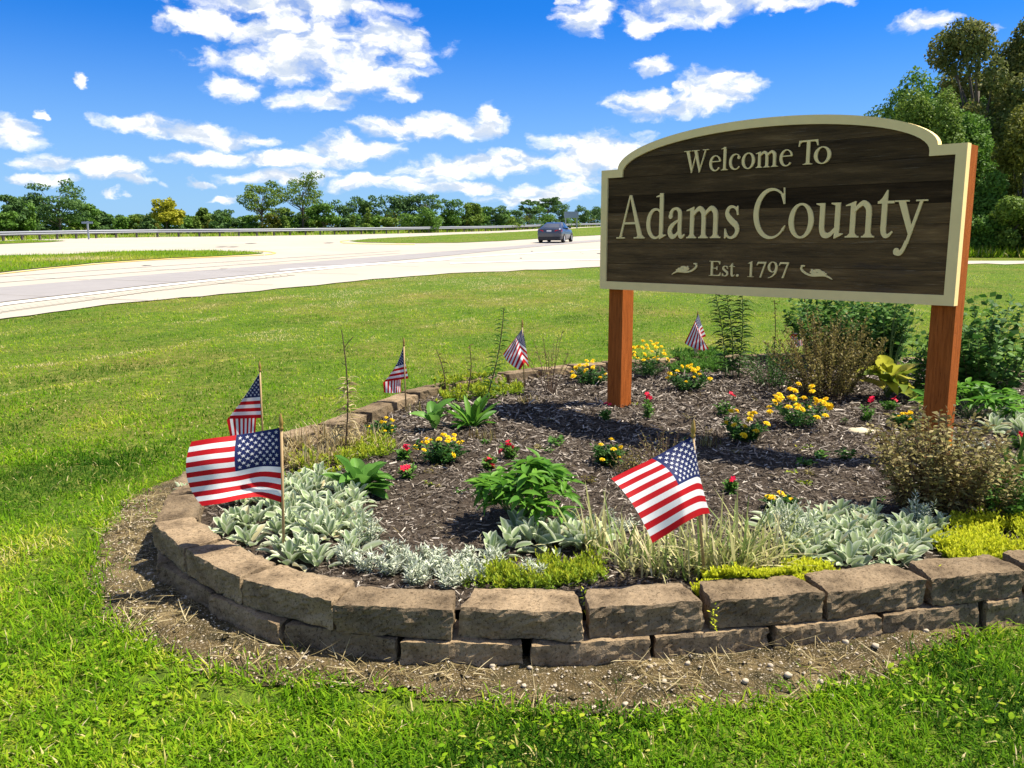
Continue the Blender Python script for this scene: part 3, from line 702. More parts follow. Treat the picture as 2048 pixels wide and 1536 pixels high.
# ---- lettering: serif letters built from stroked pieces, each letter one raised cut-out
class Gl:
    def __init__(s): s.p = []
    def poly(s, P): s.p.append(np.array(P, float)); return s
    def rect(s, x0, y0, x1, y1): return s.poly([(x0, y0), (x1, y0), (x1, y1), (x0, y1)])
    def strip(s, A, B): s.p.append((np.array(A, float), np.array(B, float))); return s
    def rib(s, P, k=8):
        C = catmull(P, k); xy = C[:, :2]; d = np.gradient(xy, axis=0); d /= np.linalg.norm(d, axis=1)[:, None] + 1e-9
        nn = np.stack([-d[:, 1], d[:, 0]], 1) * (C[:, 2:3] / 2); return s.strip(xy + nn, xy - nn)
    def ring(s, co, ro, ci, ri, a0=0, a1=360, n=40):
        a = np.radians(np.linspace(a0, a1, n)); return s.strip(np.stack([co[0] + ro[0] * np.cos(a), co[1] + ro[1] * np.sin(a)], 1), np.stack([ci[0] + ri[0] * np.cos(a), ci[1] + ri[1] * np.sin(a)], 1))
    def ball(s, x, y, r):
        a = np.linspace(0, 2 * np.pi, 18, endpoint=False); return s.poly(np.stack([x + r * np.cos(a), y + r * np.sin(a)], 1))
    def foot(s, x0, x1, y=0, h=.02, l=.07, r=.07):   # slab serif under a stem, bracketed
        s.rect(x0 - l, y, x1 + r, y + h); s.poly([(x0 - l * .55, y + h), (x0, y + h), (x0, y + h + .035)]); s.poly([(x1, y + h), (x1 + r * .55, y + h), (x1, y + h + .035)]); return s
    def flag(s, x0, x1, y):                          # slanted top serif of a lower-case stem
        return s.poly([(x0 - .085, y - .06), (x0 - .08, y - .045), (x1 - .012, y), (x1, y), (x1, y - .07), (x0, y - .09), (x0, y - .055)])
    def stem(s, x0, x1, y0, y1): return s.rect(x0, y0, x1, y1)
def glyphs():
    g = {}; st = .082
    g['o'] = (Gl().ring((.25, .225), (.222, .236), (.25, .225), (.132, .206)), .5)
    g['e'] = (Gl().ring((.237, .225), (.210, .236), (.252, .228), (.140, .204), 13, 322, 44).rect(.09, .262, .42, .290), .444)
    g['c'] = (Gl().ring((.237, .225), (.212, .236), (.258, .226), (.150, .202), 52, 320, 40).ball(.362, .345, .047), .444)
    g['l'] = (Gl().stem(.095, .095 + st, 0, .683).flag(.095, .177, .683).foot(.095, .177, l=.075, r=.08), .278)
    def arch(x0, x1):     # branch leaving a stem at x0 and arriving at the top of stem x1
        return [(x0 - .03, .330, .045), (x0 + .03, .385, .05), (x0 + .10, .428, .062), ((x0 + x1) / 2 + .055, .428, .072), (x1 + .028, .375, .082), (x1 + .041, .30, .082), (x1 + .041, .25, .082)]
    a = Gl().stem(.090, .172, 0, .44).flag(.090, .172, .46).foot(.090, .172); a.stem(.345, .427, 0, .30).foot(.345, .427, l=.06, r=.06).rib(arch(.172, .345)); g['n'] = (a, .5)
    a = Gl().stem(.090, .172, 0, .44).flag(.090, .172, .46).foot(.090, .172, l=.07, r=.06)
    a.stem(.345, .427, 0, .30).foot(.345, .427, l=.06, r=.06).rib(arch(.172, .345)).stem(.60, .682, 0, .30).foot(.60, .682, l=.06, r=.07).rib(arch(.427, .60)); g['m'] = (a, .778)
    a = Gl().stem(.075, .157, .15, .45).poly([(.010, .45), (.010, .435), (.075, .415), (.157, .45)]).rib([(.116, .20, .082), (.118, .12, .082), (.150, .048, .082), (.215, .028, .070), (.285, .055, .055), (.345, .115, .040)])
    a.stem(.335, .417, .03, .45).poly([(.268, .45), (.268, .435), (.335, .415), (.417, .45)]).poly([(.335, -.012), (.347, -.012), (.480, .040), (.478, .056), (.417, .056), (.417, .10), (.335, .10)]); g['u'] = (a, .5)
    a = Gl().ring((.235, .225), (.208, .236), (.255, .225), (.145, .200), 40, 320, 40).stem(.335, .417, .03, .683).flag(.335, .417, .683).poly([(.335, -.012), (.347, -.012), (.490, .042), (.488, .058), (.417, .058), (.417, .10), (.335, .10)])
    g['d'] = (a, .5)
    a = Gl().stem(.262, .340, .09, .34).rib([(.302, .33, .078), (.292, .395, .074), (.245, .436, .050), (.18, .440, .038), (.125, .412, .052), (.092, .36, .074)]).ball(.093, .332, .042)
    a.rib([(.300, .105, .078), (.318, .040, .072), (.360, .022, .05), (.415, .055, .026)]).rib([(.300, .275, .03), (.20, .235, .045), (.105, .165, .078), (.082, .10, .088), (.110, .045, .082), (.165, .024, .066), (.235, .055, .045), (.290, .115, .032)]); g['a'] = (a, .444)
    a = Gl().rib([(.318, .325, .022), (.285, .405, .030), (.215, .442, .036), (.135, .428, .050), (.098, .365, .072), (.125, .300, .084), (.20, .240, .092), (.285, .180, .088), (.312, .110, .074), (.275, .040, .056), (.195, .006, .036), (.115, .030, .030), (.062, .130, .022)], 10)
    a.poly([(.300, .325), (.318, .325), (.318, .455), (.302, .455), (.280, .425)]).poly([(.055, .135), (.072, .135), (.100, .025), (.072, -.005), (.055, -.005)]); g['s'] = (a, .389)
    a = Gl().stem(.082, .164, .13, .45).rib([(.123, .17, .082), (.125, .085, .080), (.150, .028, .066), (.20, .020, .046), (.265, .072, .022)]).rect(.015, .418, .270, .450).poly([(.015, .418), (.015, .432), (.085, .490), (.150, .585), (.164, .585), (.164, .43)]); g['t'] = (a, .278)
    a = Gl().strip([(.055, .44), (.235, .02)], [(.160, .44), (.285, .10)]).rect(.0, .434, .215, .452).strip([(.375, .44), (.180, -.10)], [(.420, .44), (.235, -.08)]).rect(.315, .434, .485, .452)
    a.rib([(.215, -.05, .05), (.170, -.145, .052), (.125, -.192, .062), (.085, -.195, .06)]).ball(.072, -.176, .046); g['y'] = (a, .5)
    a = Gl().strip([(.325, .674), (.085, .02)], [(.355, .674), (.130, .02)]).strip([(.330, .674), (.548, .02)], [(.375, .674), (.655, .02)]).rect(.178, .222, .505, .256)
    a.rect(.010, 0, .215, .022).rect(.450, 0, .710, .022).poly([(.085, .02), (.13, .02), (.16, .055), (.10, .055)]).poly([(.52, .02), (.69, .02), (.635, .06), (.545, .06)]); g['A'] = (a, .722)
    a = Gl()
    for x0 in (.085, .385): a.strip([(x0, .655), (x0 + .205, -.012)], [(x0 + .105, .655), (x0 + .245, .06)])
    a.strip([(.455, .60), (.275, -.012)], [(.490, .60), (.300, -.012)]).strip([(.800, .655), (.575, -.012)], [(.838, .655), (.602, -.012)])
    a.rect(.005, .642, .270, .662).rect(.305, .642, .570, .662).rect(.715, .642, .930, .662); g['W'] = (a, .944)
    a = Gl().stem(.258, .352, 0, .65).rect(.035, .618, .575, .662).foot(.258, .352, l=.09, r=.09).poly([(.035, .662), (.017, .50), (.040, .50), (.062, .575), (.105, .618), (.12, .662)]).poly([(.575, .662), (.593, .50), (.570, .50), (.548, .575), (.505, .618), (.49, .662)]); g['T'] = (a, .611)
    a = Gl().ring((.355, .331), (.325, .347), (.385, .331), (.262, .310), 46, 318, 56).poly([(.575, .676), (.598, .676), (.612, .455), (.590, .455), (.560, .530), (.535, .575), (.585, .60)]).rib([(.585, .105, .045), (.612, .140, .026), (.632, .165, .016)]); g['C'] = (a, .667)
    a = Gl().stem(.100, .195, 0, .662).rect(.015, .642, .545, .662).rect(.195, .622, .50, .644).rect(.015, 0, .57, .020).rect(.195, .018, .52, .042).rect(.195, .325, .42, .362).poly([(.545, .662), (.545, .515), (.525, .515), (.500, .59), (.455, .63), (.47, .662)]).poly([(.57, 0), (.597, .165), (.575, .165), (.535, .075), (.48, .035), (.47, 0)]).poly([(.42, .43), (.42, .26), (.40, .26), (.385, .325), (.385, .362), (.40, .43)]); g['E'] = (a, .611)
    g['.'] = (Gl().ball(.125, .045, .056), .25)
    a = Gl().stem(.215, .300, .02, .63).rect(.115, 0, .395, .020).poly([(.300, .676), (.288, .676), (.110, .588), (.112, .572), (.17, .59), (.215, .57), (.300, .60)]); g['1'] = (a, .5)
    a = Gl().rect(.075, .585, .445, .662).strip([(.385, .62), (.170, -.01)], [(.448, .645), (.235, -.01)]).poly([(.075, .662), (.020, .515), (.040, .507), (.085, .57), (.14, .585)]); g['7'] = (a, .5)
    a = Gl().ring((.245, .448), (.215, .228), (.245, .452), (.122, .196)).rib([(.415, .46, .088), (.405, .33, .088), (.355, .19, .072), (.250, .065, .048), (.130, .005, .030), (.055, -.015, .018)]); g['9'] = (a, .5)
    return g
GLY = glyphs()
def letter_mesh(gl, x0, z0, sx, sz, yface=-.009):
    mb = MB()
    for i, p in enumerate(gl.p):
        y0 = yface - .00035 * i; y1 = .002
        f = lambda P: np.stack([x0 + P[:, 0] * sx, np.zeros(len(P)), z0 + P[:, 1] * sz], 1)
        if isinstance(p, tuple):
            A, B = f(p[0]), f(p[1]); n = len(A); fr = np.concatenate([A, B]); bk = fr.copy(); fr[:, 1] = y0; bk[:, 1] = y1
            V = np.concatenate([fr, bk]); Q = []
            for k in range(n - 1):
                Q += [(k, k + 1, n + k + 1, n + k), (k, 2 * n + k, 2 * n + k + 1, k + 1), (n + k, n + k + 1, 3 * n + k + 1, 3 * n + k)]
            Q += [(0, n, 3 * n, 2 * n), (n - 1, 3 * n - 1, 4 * n - 1, 2 * n - 1)]; mb.add(V, Q)
        else:
            A = f(p); v_, q_, t_ = poly_prism([(a[0], a[2]) for a in A], y0, y1); mb.add(v_, q_, t_)
    return mb
def word(txt, s_left, s_right, base, cap, capunit=.662):
    sz = cap / capunit; adv = [GLY[c][1] if c != ' ' else .25 for c in txt]
    g0 = GLY[txt[0]][0]; xs_ = lambda g: np.concatenate([np.concatenate(p) if isinstance(p, tuple) else p for p in g.p])[:, 0]
    lo = xs_(g0).min(); hi = sum(adv[:-1]) + xs_(GLY[txt[-1]][0]).max(); sx = (s_right - s_left) / (hi - lo)
    x = s_left - lo * sx
    for c, a in zip(txt, adv):
        if c != ' ': letter_mesh(GLY[c][0], x, base, sx, sz).build('letter', M_CREAM, sign)
        x += a * sx
word('Welcome', .783, 1.641, 2.008, .156); word('T', 1.682, 1.818, 2.008, .156); word('o', 1.792, 1.907, 2.008, .156)
word('Adams', .162, 1.262, 1.532, .334, .674); word('County', 1.372, 2.53, 1.532, .334, .674); word('Est. 1797', 1.031, 1.655, 1.261, .107)
def ornament(x0, x1, z0):
    g = Gl(); wd = abs(x1 - x0)
    g.ball(.07, .80, .065).rib([(.05, .82, .03), (.02, .62, .06), (.09, .40, .085), (.24, .20, .11), (.42, .12, .16), (.62, .14, .15), (.82, .10, .10), (1.0, -.12, .02)], 8)
    for (a, b, r) in ((.40, .36, .10), (.53, .48, .115), (.66, .36, .10), (.76, .26, .07)): g.ball(a, b, r)
    g.poly([(.33, .55), (.36, .60), (.48, .40), (.50, .2), (.36, .2)]).poly([(.36, .1), (.40, .35), (.72, .32), (.86, .12), (.6, .08)])
    sx = (x1 - x0); letter_mesh(g, x0, z0, sx, .092).build('scroll_ornament', M_CREAM, sign)
ornament(1.742, 1.966, 1.272); ornament(.924, .704, 1.272)

# ================================================================== flags
M_RED = foliage('flag_red', [(0, (.50, .012, .018)), (1, (.50, .012, .018))], trans=.42, rough=.6, src='obj')
M_WHT = foliage('flag_white', [(0, (.80, .80, .80)), (1, (.80, .80, .80))], trans=.42, rough=.6, src='obj')
M_NAVY = foliage('flag_navy', [(0, (.012, .020, .085)), (1, (.012, .020, .085))], trans=.18, rough=.6, src='obj')
M_STAFF = plain('wooden_staff', (.36, .24, .11), .55, var=.2, vscale=30); M_GOLD = plain('gold_tip', (.36, .23, .06), .42, metal=.35)
def lag3(a, b, c, v, m=.5):
    l0 = (v - m) * (v - 1) / m; l1 = v * (v - 1) / (m * (m - 1)); l2 = v * (v - m) / (1 - m)
    return a * l0[..., None] + b * l1[..., None] + c * l2[..., None]
def interp_u(knots, P, u):
    """smooth interpolation along u of control points P (k,3)"""
    C = catmull(np.c_[knots, P], 12); return np.stack([np.interp(u, C[:, 0], C[:, i + 1]) for i in range(3)], -1)
def flag(label, foot, top, surf, group='small stick flags along the flower bed'):
    base = np.array(foot, float); root = thing('stick_flag', label, 'flag', base, group=group)
    top = np.asarray(top); tl = np.linalg.norm(top - base); ax = (top - base) / tl
    hb = .105 * tl
    mb = MB(); mb.tube([base * 0 - ax * .06, (top - base) - ax * hb], [.0062, .0058], 8); st = mb.build('staff', M_STAFF, root, True)
    mb = MB(); r = .0066; c = (top - base) - ax * hb
    prof = [(.0001, -.006), (.0088, -.003), (.0095, .006), (.0062, .012), (.0095, .020), (.0092, hb * .5), (.0062, hb * .8), (.0012, hb)]
    mb.lathe(prof, 8, c); mb.build('finial', M_GOLD, st, True)
    def patch(u0, u1, v0, v1, nu, nv):
        u = np.linspace(u0, u1, nu); v = np.linspace(v0, v1, nv); U, Vv = np.meshgrid(u, v); P = surf(U, Vv) - base
        return mesh_np('cloth', P.reshape(-1, 3), gridQ(nv, nu), smooth=True)
    for i in range(13):
        u0 = .4 if i < 7 else 0.
        obj('stripe', patch(u0, 1., i / 13, (i + 1) / 13, 30, 3), M_RED if i % 2 == 0 else M_WHT, root)
    cn = obj('canton', patch(0, .4, 0, 7 / 13, 16, 16), M_NAVY, root)
    V = []; Tr = []; nv = 0
    for r_ in range(9):
        for c_ in range(6 if r_ % 2 == 0 else 5):
            uc = .4 * ((c_ + (.5 if r_ % 2 == 0 else 1.)) / 6 * .94 + .03); vc = 7 / 13 * ((r_ + 1) / 10)
            a = np.pi / 2 + np.arange(10) * np.pi / 5; rr = np.where(np.arange(10) % 2 == 0, .031, .0125)
            uu = np.concatenate([[uc], uc + rr * np.cos(a) / 1.5]); vv = np.concatenate([[vc], vc - rr * np.sin(a)])
            uu = np.clip(uu, .002, .398); P = surf(uu, vv); du = surf(np.clip(uu + .01, 0, 1), vv) - P; dv = surf(uu, np.clip(vv + .01, 0, 1)) - P
            nn = unit(np.cross(du, dv))
            for s_ in (1, -1):
                V.append(P + nn * s_ * .0011 - base); Tr += [(nv, nv + 1 + k, nv + 1 + (k + 1) % 10) for k in range(10)]; nv += 11
    so = obj('stars', mesh_np('stars', np.concatenate(V), None, Tr), M_WHT, cn); so['kind'] = 'stuff'
    return root
def px_surface(knots, r0, r1, r2, m, Y, wave):
    """cloth surface from surveyed edge points: rows at v = 0, m, 1, columns at the knots along the fly"""
    r0, r1, r2 = [np.c_[np.array(r, float), np.zeros(len(r))] for r in (r0, r1, r2)]
    def f(U, Vv):
        a, b, c = (interp_u(knots, r, U) for r in (r0, r1, r2)); P = lag3(a, b, c, Vv, m)
        y = Y + wave(U, Vv); u = (P[..., 0] - 1024) / FPX; v = (768 - P[..., 1]) / FPX
        d = np.stack([u, _c + v * _s, -_s + v * _c], -1); W_ = d * (y / d[..., 1])[..., None]; W_[..., 2] += CAM_H; return W_
    return f
def fold_surface(A, B, C, Y, dB=.0, dC=.03, wav=.012, up=1.0):
    """hanging cloth: each thread leaves the hoist A, turns at the fold B and hangs to C"""
    A, B, C = [np.c_[np.array(r, float), np.zeros(3)] for r in (A, B, C)]
    def f(U, Vv):
        a, b, c = (lag3(*[np.broadcast_to(r[i], Vv.shape + (3,)) for i in range(3)], Vv) for r in (A, B, C))
        U = U ** up
        la = np.linalg.norm(b - a, axis=-1); lb = np.linalg.norm(c - b, axis=-1); uf = np.clip(la / (la + lb), .03, .97)
        k1 = np.clip(U / uf, 0, 1)[..., None]; k2 = np.clip((U - uf) / (1 - uf), 0, 1)[..., None]
        P = a + (b - a) * k1 + (c - b) * k2
        y = Y + dB * k1[..., 0] + dC * np.minimum(1, k2[..., 0] * 4) + wav * np.sin(U * 9 + Vv * 7) * U
        u = (P[..., 0] - 1024) / FPX; v = (768 - P[..., 1]) / FPX
        d = np.stack([u, _c + v * _s, -_s + v * _c], -1); W_ = d * (y / d[..., 1])[..., None]; W_[..., 2] += CAM_H; return W_
    return f
def zbase(x, y): return float(mulch_z(x, y))
f1 = G(568, 1122, ZM); f1[1] -= 0
flag('stick flag blown out flat to one side over lambs ear by the wall curve', f1, AT(562, 826, f1[1]),
     px_surface([0, .2, .4, .7, 1], [(562, 855), (517, 863), (473, 870), (426, 876), (383, 883)], [(562, 934), (522, 933), (471, 943), (423, 949), (374, 956)], [(563, 1005), (522, 994), (488, 997), (447, 1006), (404, 1012)], 7 / 13, f1[1],
                lambda U, Vv: .02 * np.sin(U * 6.3 + .3) * np.minimum(1, U * 4) + .01 - .07 * U + np.minimum(1, U * 2.5 + .15) * (.05 - .11 * Vv - .021 * np.sin(6.28 * (Vv - .05)))))
f6 = G(1410, 1163, ZM)
flag('stick flag drooping to one side above dry striped grass at the front wall', f6, AT(1383, 838, f6[1]),
     px_surface([0, .1, .4, .7, 1], [(1388, 873), (1383, 873), (1304, 917), (1262, 937), (1222, 957)], [(1401, 957), (1391, 954), (1357, 970), (1313, 993), (1270, 1016)], [(1420, 1027), (1401, 1030), (1369, 1046), (1337, 1067), (1305, 1086)], 7 / 13, f6[1],
                lambda U, Vv: .012 + .02 * np.sin(U * 5.2 + 3.4) * U - .13 * U - .13 * np.sin(Vv * 1.8) * np.minimum(1, U * 2.5)))
def fold_flag(label, footpx, toppx, A, B, C, **k):
    f = G(*footpx, ZM); flag(label, f, AT(*toppx, f[1]), fold_surface(A, B, C, f[1], **k))
fold_flag('limp stick flag hanging half folded beside the lawn edge behind the blown-out flag', (527, 905), (519, 722), [(521, 743), (523, 790), (524, 836)], [(518, 746), (488, 793), (453, 838)], [(510, 876), (487, 884), (464, 890)], dC=.03)
fold_flag('limp stick flag hanging against the rear wall blocks beside the dead lily stem', (812, 822), (807, 675), [(807, 692), (811, 725), (817, 757)], [(805, 696), (791, 731), (766, 764)], [(802, 784), (788, 786), (768, 785)], dC=.03)
fold_flag('limp stick flag with a diagonal fold among dry twigs at the rear wall', (1049, 778), (1044, 638), [(1045, 656), (1052, 694), (1058, 735)], [(1043, 660), (1038, 682), (1050, 724)], [(1006, 708), (1018, 726), (1040, 740)], dB=-.02, dC=-.05, up=1.25)
fold_flag('limp stick flag beside tall lily stalks and a small garden light', (1397, 722), (1395, 622), [(1397, 628), (1403, 648), (1412, 672)], [(1396, 630), (1399, 652), (1404, 676)], [(1369, 686), (1390, 697), (1423, 706)], dB=-.02, dC=-.05, up=1.55)
fold_flag('stick flag mostly hidden behind the leafy green shrubs', (1612, 712), (1609, 590), [(1610, 606), (1612, 640), (1614, 678)], [(1608, 609), (1597, 640), (1580, 672)], [(1606, 690), (1596, 694), (1582, 696)], dC=.03)

# ================================================================== guardrail, far signs
M_STEEL = plain('galvanised_steel', (.22, .235, .26), .6, metal=.15, var=.12, vscale=2); M_DARKPOST = plain('guardrail_post', (.10, .085, .07), .8, var=.3, vscale=6)
gr_px = [(-260, 489), (-60, 484.5), (36, 481.5), (150, 478), (300, 475), (500, 472.5), (700, 469), (850, 466), (1000, 462), (1100, 457), (1210, 452), (1320, 449)]
gp = np.array([T(*p)[:2] for p in gr_px]); gp = resample(catmull(gp, 8), step=1.93)
rail = thing('guardrail', 'galvanised steel guardrail on short posts along the far edge of the road', 'guardrail', (0, 0, 0))
mb = MB(); tn = np.gradient(gp, axis=0); tn /= np.linalg.norm(tn, axis=1)[:, None]; nm = np.stack([tn[:, 1], -tn[:, 0]], 1)
prof = [(.00, .43), (.05, .46), (.085, .51), (.05, .56), (.01, .59), (.05, .62), (.085, .67), (.05, .72), (.0, .75)]
V = np.array([[(p[0] + q[0] * a, p[1] + q[1] * a, float(tz(p[1])) + z) for a, z in prof] for p, q in zip(gp, nm)]); mb.add(V, gridQ(len(gp), len(prof))); mb.build('rail', M_STEEL, rail)
for p, q in zip(gp, nm):
    mb = MB(); c = p - q * .09; mb.box(-.075, .075, -.075, .075, -.1, .72); o = mb.build('post', M_DARKPOST, rail); o.location = (c[0], c[1], float(tz(c[1])))
M_SIGNBACK = plain('grey_sign_back', (.24, .29, .36), .5, metal=.3); M_SIGNPOST = plain('grey_sign_post', (.33, .36, .39), .5, metal=.3)
b = T(1144, 458); b[1] += 2; b[2] = float(tz(b[1])); d_ = b[1]; sg = thing('road_sign', 'wide grey road sign seen from behind on two posts beyond the guardrail', 'sign', b)
k = mpp(d_) / _c
mb = MB(); mb.box(-14 * k, 14 * k, -.04, 0, 21 * k, 33 * k); mb.build('sign_panel', M_SIGNBACK, sg)
for x in (-11, 11): mb = MB(); mb.box((x - 1.1) * k, (x + 1.1) * k, .002, .09, -.1, 33 * k); mb.build('post', M_SIGNPOST, sg)
b = T(163, 480); b[1] += 1.2; b[2] = float(tz(b[1])); k = mpp(b[1]); sg = thing('road_sign', 'small grey road sign on one thin post behind the guardrail', 'sign', b)
mb = MB(); mb.box(-11 * k, 11 * k, -.03, 0, 31 * k, 35 * k); mb.build('sign_panel', M_SIGNBACK, sg)
mb = MB(); mb.box(-1.5 * k, 1.5 * k, .002, .07, -.1, 36 * k); mb.build('post', M_SIGNPOST, sg)

# ================================================================== car
def car():
    M_BODY, nt, p = mat_base('grey_car_paint'); p.inputs['Base Color'].default_value = (.06, .072, .10, 1); p.inputs['Metallic'].default_value = .6; p.inputs['Roughness'].default_value = .34; p.inputs['Coat Weight'].default_value = .6
    M_GLASS, nt, p = mat_base('dark_car_glass'); p.inputs['Base Color'].default_value = (.012, .02, .045, 1); p.inputs['Roughness'].default_value = .06; p.inputs['Specular IOR Level'].default_value = .8
    M_LIGHT, nt, p = mat_base('red_tail_light'); p.inputs['Base Color'].default_value = (.55, .01, .015, 1); p.inputs['Roughness'].default_value = .15
    M_TYRE = plain('black_tyre', (.018, .018, .018), .8); M_RIM = plain('alloy_rim', (.62, .62, .64), .3, metal=.7); M_BLACK = plain('black_plastic', (.02, .02, .023), .5); M_PLATE = plain('licence_plate', (.7, .72, .75), .5)
    b = T(1098, 487); root = thing('car', 'grey sedan driving away along the concrete road beside the grass island', 'car', (b[0], b[1], b[2] + .033)); root.rotation_euler = (R(1.5), 0, R(-15))
    mb = MB(); st = [(0, .74, .42, .90), (.06, .84, .34, 1.00), (.2, .89, .24, 1.05), (.55, .915, .20, 1.06), (1.2, .92, .19, 1.03), (2.2, .92, .19, .985), (3.1, .915, .19, .965), (3.8, .90, .20, .93), (4.4, .86, .22, .83), (4.7, .78, .28, .72), (4.82, .62, .34, .62)]
    V = []
    for (y, hw, z0, z1) in st:
        half = [(hw * .80, z0), (hw * .97, z0 + .06), (hw, z0 + (z1 - z0) * .45), (hw * .985, z0 + (z1 - z0) * .72), (hw * .93, z1 - .04), (hw * .80, z1)]
        V.append([(x, y, z) for x, z in half] + [(-x, y, z) for x, z in half[::-1]])
    k = 12; n = len(st); Q = [(i * k + j, i * k + (j + 1) % k, (i + 1) * k + (j + 1) % k, (i + 1) * k + j) for i in range(n - 1) for j in range(k)]
    mb.add(V, Q, [(0, j + 1, j) for j in range(1, k - 1)] + [((n - 1) * k, (n - 1) * k + j, (n - 1) * k + j + 1) for j in range(1, k - 1)]); mb.build('body', M_BODY, root, True)
    # cabin: belt ring and roof ring
    belt = [(.42, .70, 1.04), (.62, .80, 1.05), (1.5, .86, 1.02), (2.7, .86, .99), (3.45, .76, .955)]; roof = [(1.28, .50, 1.36), (1.5, .56, 1.40), (1.9, .585, 1.445), (2.35, .58, 1.44), (2.62, .54, 1.40)]
    V = []
    for r_ in (belt, roof): V += [(x, y, z) for y, x, z in r_] + [(-x, y, z) for y, x, z in r_]
    Q = []; Tt = []
    for i in range(4): Q += [(i, i + 1, 11 + i, 10 + i), (5 + i + 1, 5 + i, 15 + i, 16 + i), (10 + i, 11 + i, 16 + i, 15 + i)]
    Q += [(5, 0, 10, 15), (4, 9, 19, 14)]; mb = MB(); mb.add(V, Q); cab = mb.build('cabin', M_BODY, root)
    def pane(name, P, off, mat=M_GLASS):
        P = np.array(P, float); nn = unit(np.cross(P[1] - P[0], P[-1] - P[0])); P = P + nn * off; n_ = len(P)
        mb = MB(); mb.add(np.concatenate([P, P - nn * .01]), None, [(0, i, i + 1) for i in range(1, n_ - 1)] ); return mb.build(name, mat, root)
    pane('rear_window', [(-.63, .47, 1.065), (.63, .47, 1.065), (.46, 1.24, 1.345), (-.46, 1.24, 1.345)], .012)
    pane('windscreen', [(.70, 3.38, .985), (-.70, 3.38, .985), (-.50, 2.68, 1.385), (.50, 2.68, 1.385)], .012)
    for s_ in (1, -1):
        f = lambda L_: [(s_ * x, y, z) for x, y, z in (L_ if s_ > 0 else L_[::-1])]
        pane('side_window', f([(.845, 1.02, 1.055), (.862, 1.78, 1.04), (.612, 1.82, 1.405), (.575, 1.52, 1.375)]), .014)
        pane('side_window', f([(.862, 1.86, 1.035), (.855, 2.75, 1.01), (.80, 3.12, 1.0), (.575, 2.5, 1.385), (.607, 1.9, 1.41)]), .014)
        mb = MB(); mb.box(s_ * .86 - .07 + s_ * .09, s_ * .86 + .07 + s_ * .09, 2.86, 2.98, 1.0, 1.12); mb.build('mirror', M_BLACK, root)
        mb = MB(); V = [(s_ * .42, -.012, .80), (s_ * .74, -.012, .79), (s_ * .88, .10, .80), (s_ * .91, .30, .84), (s_ * .90, .30, .93), (s_ * .86, .08, .95), (s_ * .72, -.012, .93), (s_ * .42, -.008, .90)]
        V2 = [(x * .97, y + .12, z) for x, y, z in V]; mb.add(V + V2, None, [(0, i, i + 1) if s_ > 0 else (0, i + 1, i) for i in range(1, 7)]); mb.build('tail_light', M_LIGHT, root)
        for y in (.98, 3.78):
            wl = MB(); ang = np.linspace(0, 2 * np.pi, 22, endpoint=False); rr = [(.20, .11), (.315, .115), (.335, .08), (.335, -.10), (.30, -.115)]
            V = [[(s_ * (.83 + o_), y + r_ * math.cos(a), .335 + r_ * math.sin(a)) for a in ang] for r_, o_ in rr]; i = np.arange(4)[:, None] * 22; j = np.arange(22)[None]; j2 = (j + 1) % 22
            wl.add(V, np.stack([i + j, i + j2, i + 22 + j2, i + 22 + j], -1).reshape(-1, 4)); wo = wl.build('wheel', M_TYRE, root, True)
            rm = MB(); V = [[(s_ * (.83 + o_), y + r_ * math.cos(a), .335 + r_ * math.sin(a)) for a in ang] for r_, o_ in [(.215, .108), (.205, .095), (.06, .075), (.001, .085)]]; i = np.arange(3)[:, None] * 22
            rm.add(V, np.stack([i + j, i + j2, i + 22 + j2, i + 22 + j], -1).reshape(-1, 4)); rm.build('rim', M_RIM, wo)
    mb = MB(); mb.box(-.17, .17, -.018, .0, .80, .91); mb.build('licence_plate', M_PLATE, root)
    mb = MB(); mb.box(-.80, .80, -.03, .25, .22, .42); mb.build('rear_bumper', M_BLACK, root)
    mb = MB(); mb.box(-.75, .75, .3, 4.5, .17, .2); mb.build('underbody', M_BLACK, root)
car()
# ================================================================== trees
M_BARK = plain('tree_bark', (.10, .085, .068), .9, var=.35, vscale=5, bmp=.5, bscale=14)
def fol(name, a, b, c, tr=.3): return foliage(name, [(0, a), (.5, b), (1, c)], trans=tr, rough=.6, spec=.2)
MT = {
 'dark':  fol('dark_green_leaves', (.034, .085, .022), (.078, .155, .042), (.145, .24, .06)),
 'mid':   fol('mid_green_leaves', (.038, .095, .014), (.095, .195, .026), (.175, .29, .045)),
 'light': fol('light_green_leaves', (.05, .10, .012), (.13, .21, .028), (.25, .32, .06)),
 'yellow':fol('yellow_leaves', (.16, .17, .012), (.36, .36, .025), (.55, .52, .06), .35),
 'brown': fol('browning_leaves', (.055, .082, .020), (.14, .165, .042), (.29, .26, .075)),
 'olive': fol('olive_leaves', (.045, .062, .010), (.13, .15, .022), (.28, .27, .045)),
}
def diamonds(C, L, W, out=None, t=None):
    n = len(C); nn = rng.normal(0, 1, (n, 3)); nn[:, 2] += .7
    if out is not None: nn += out * .8
    nn = unit(nn); a = unit(np.cross(nn, rng.normal(0, 1, (n, 3)))); b = np.cross(nn, a)
    a *= (np.broadcast_to(L, (n,)) * .5)[:, None]; b *= (np.broadcast_to(W, (n,)) * .5)[:, None]
    V = np.stack([C - a, C + b - a * .15, C + a, C - b - a * .15], 1).reshape(-1, 3); Q = (np.arange(n) * 4)[:, None] + np.arange(4)[None]
    return V, Q, np.repeat(t if t is not None else rng.random(n), 4)
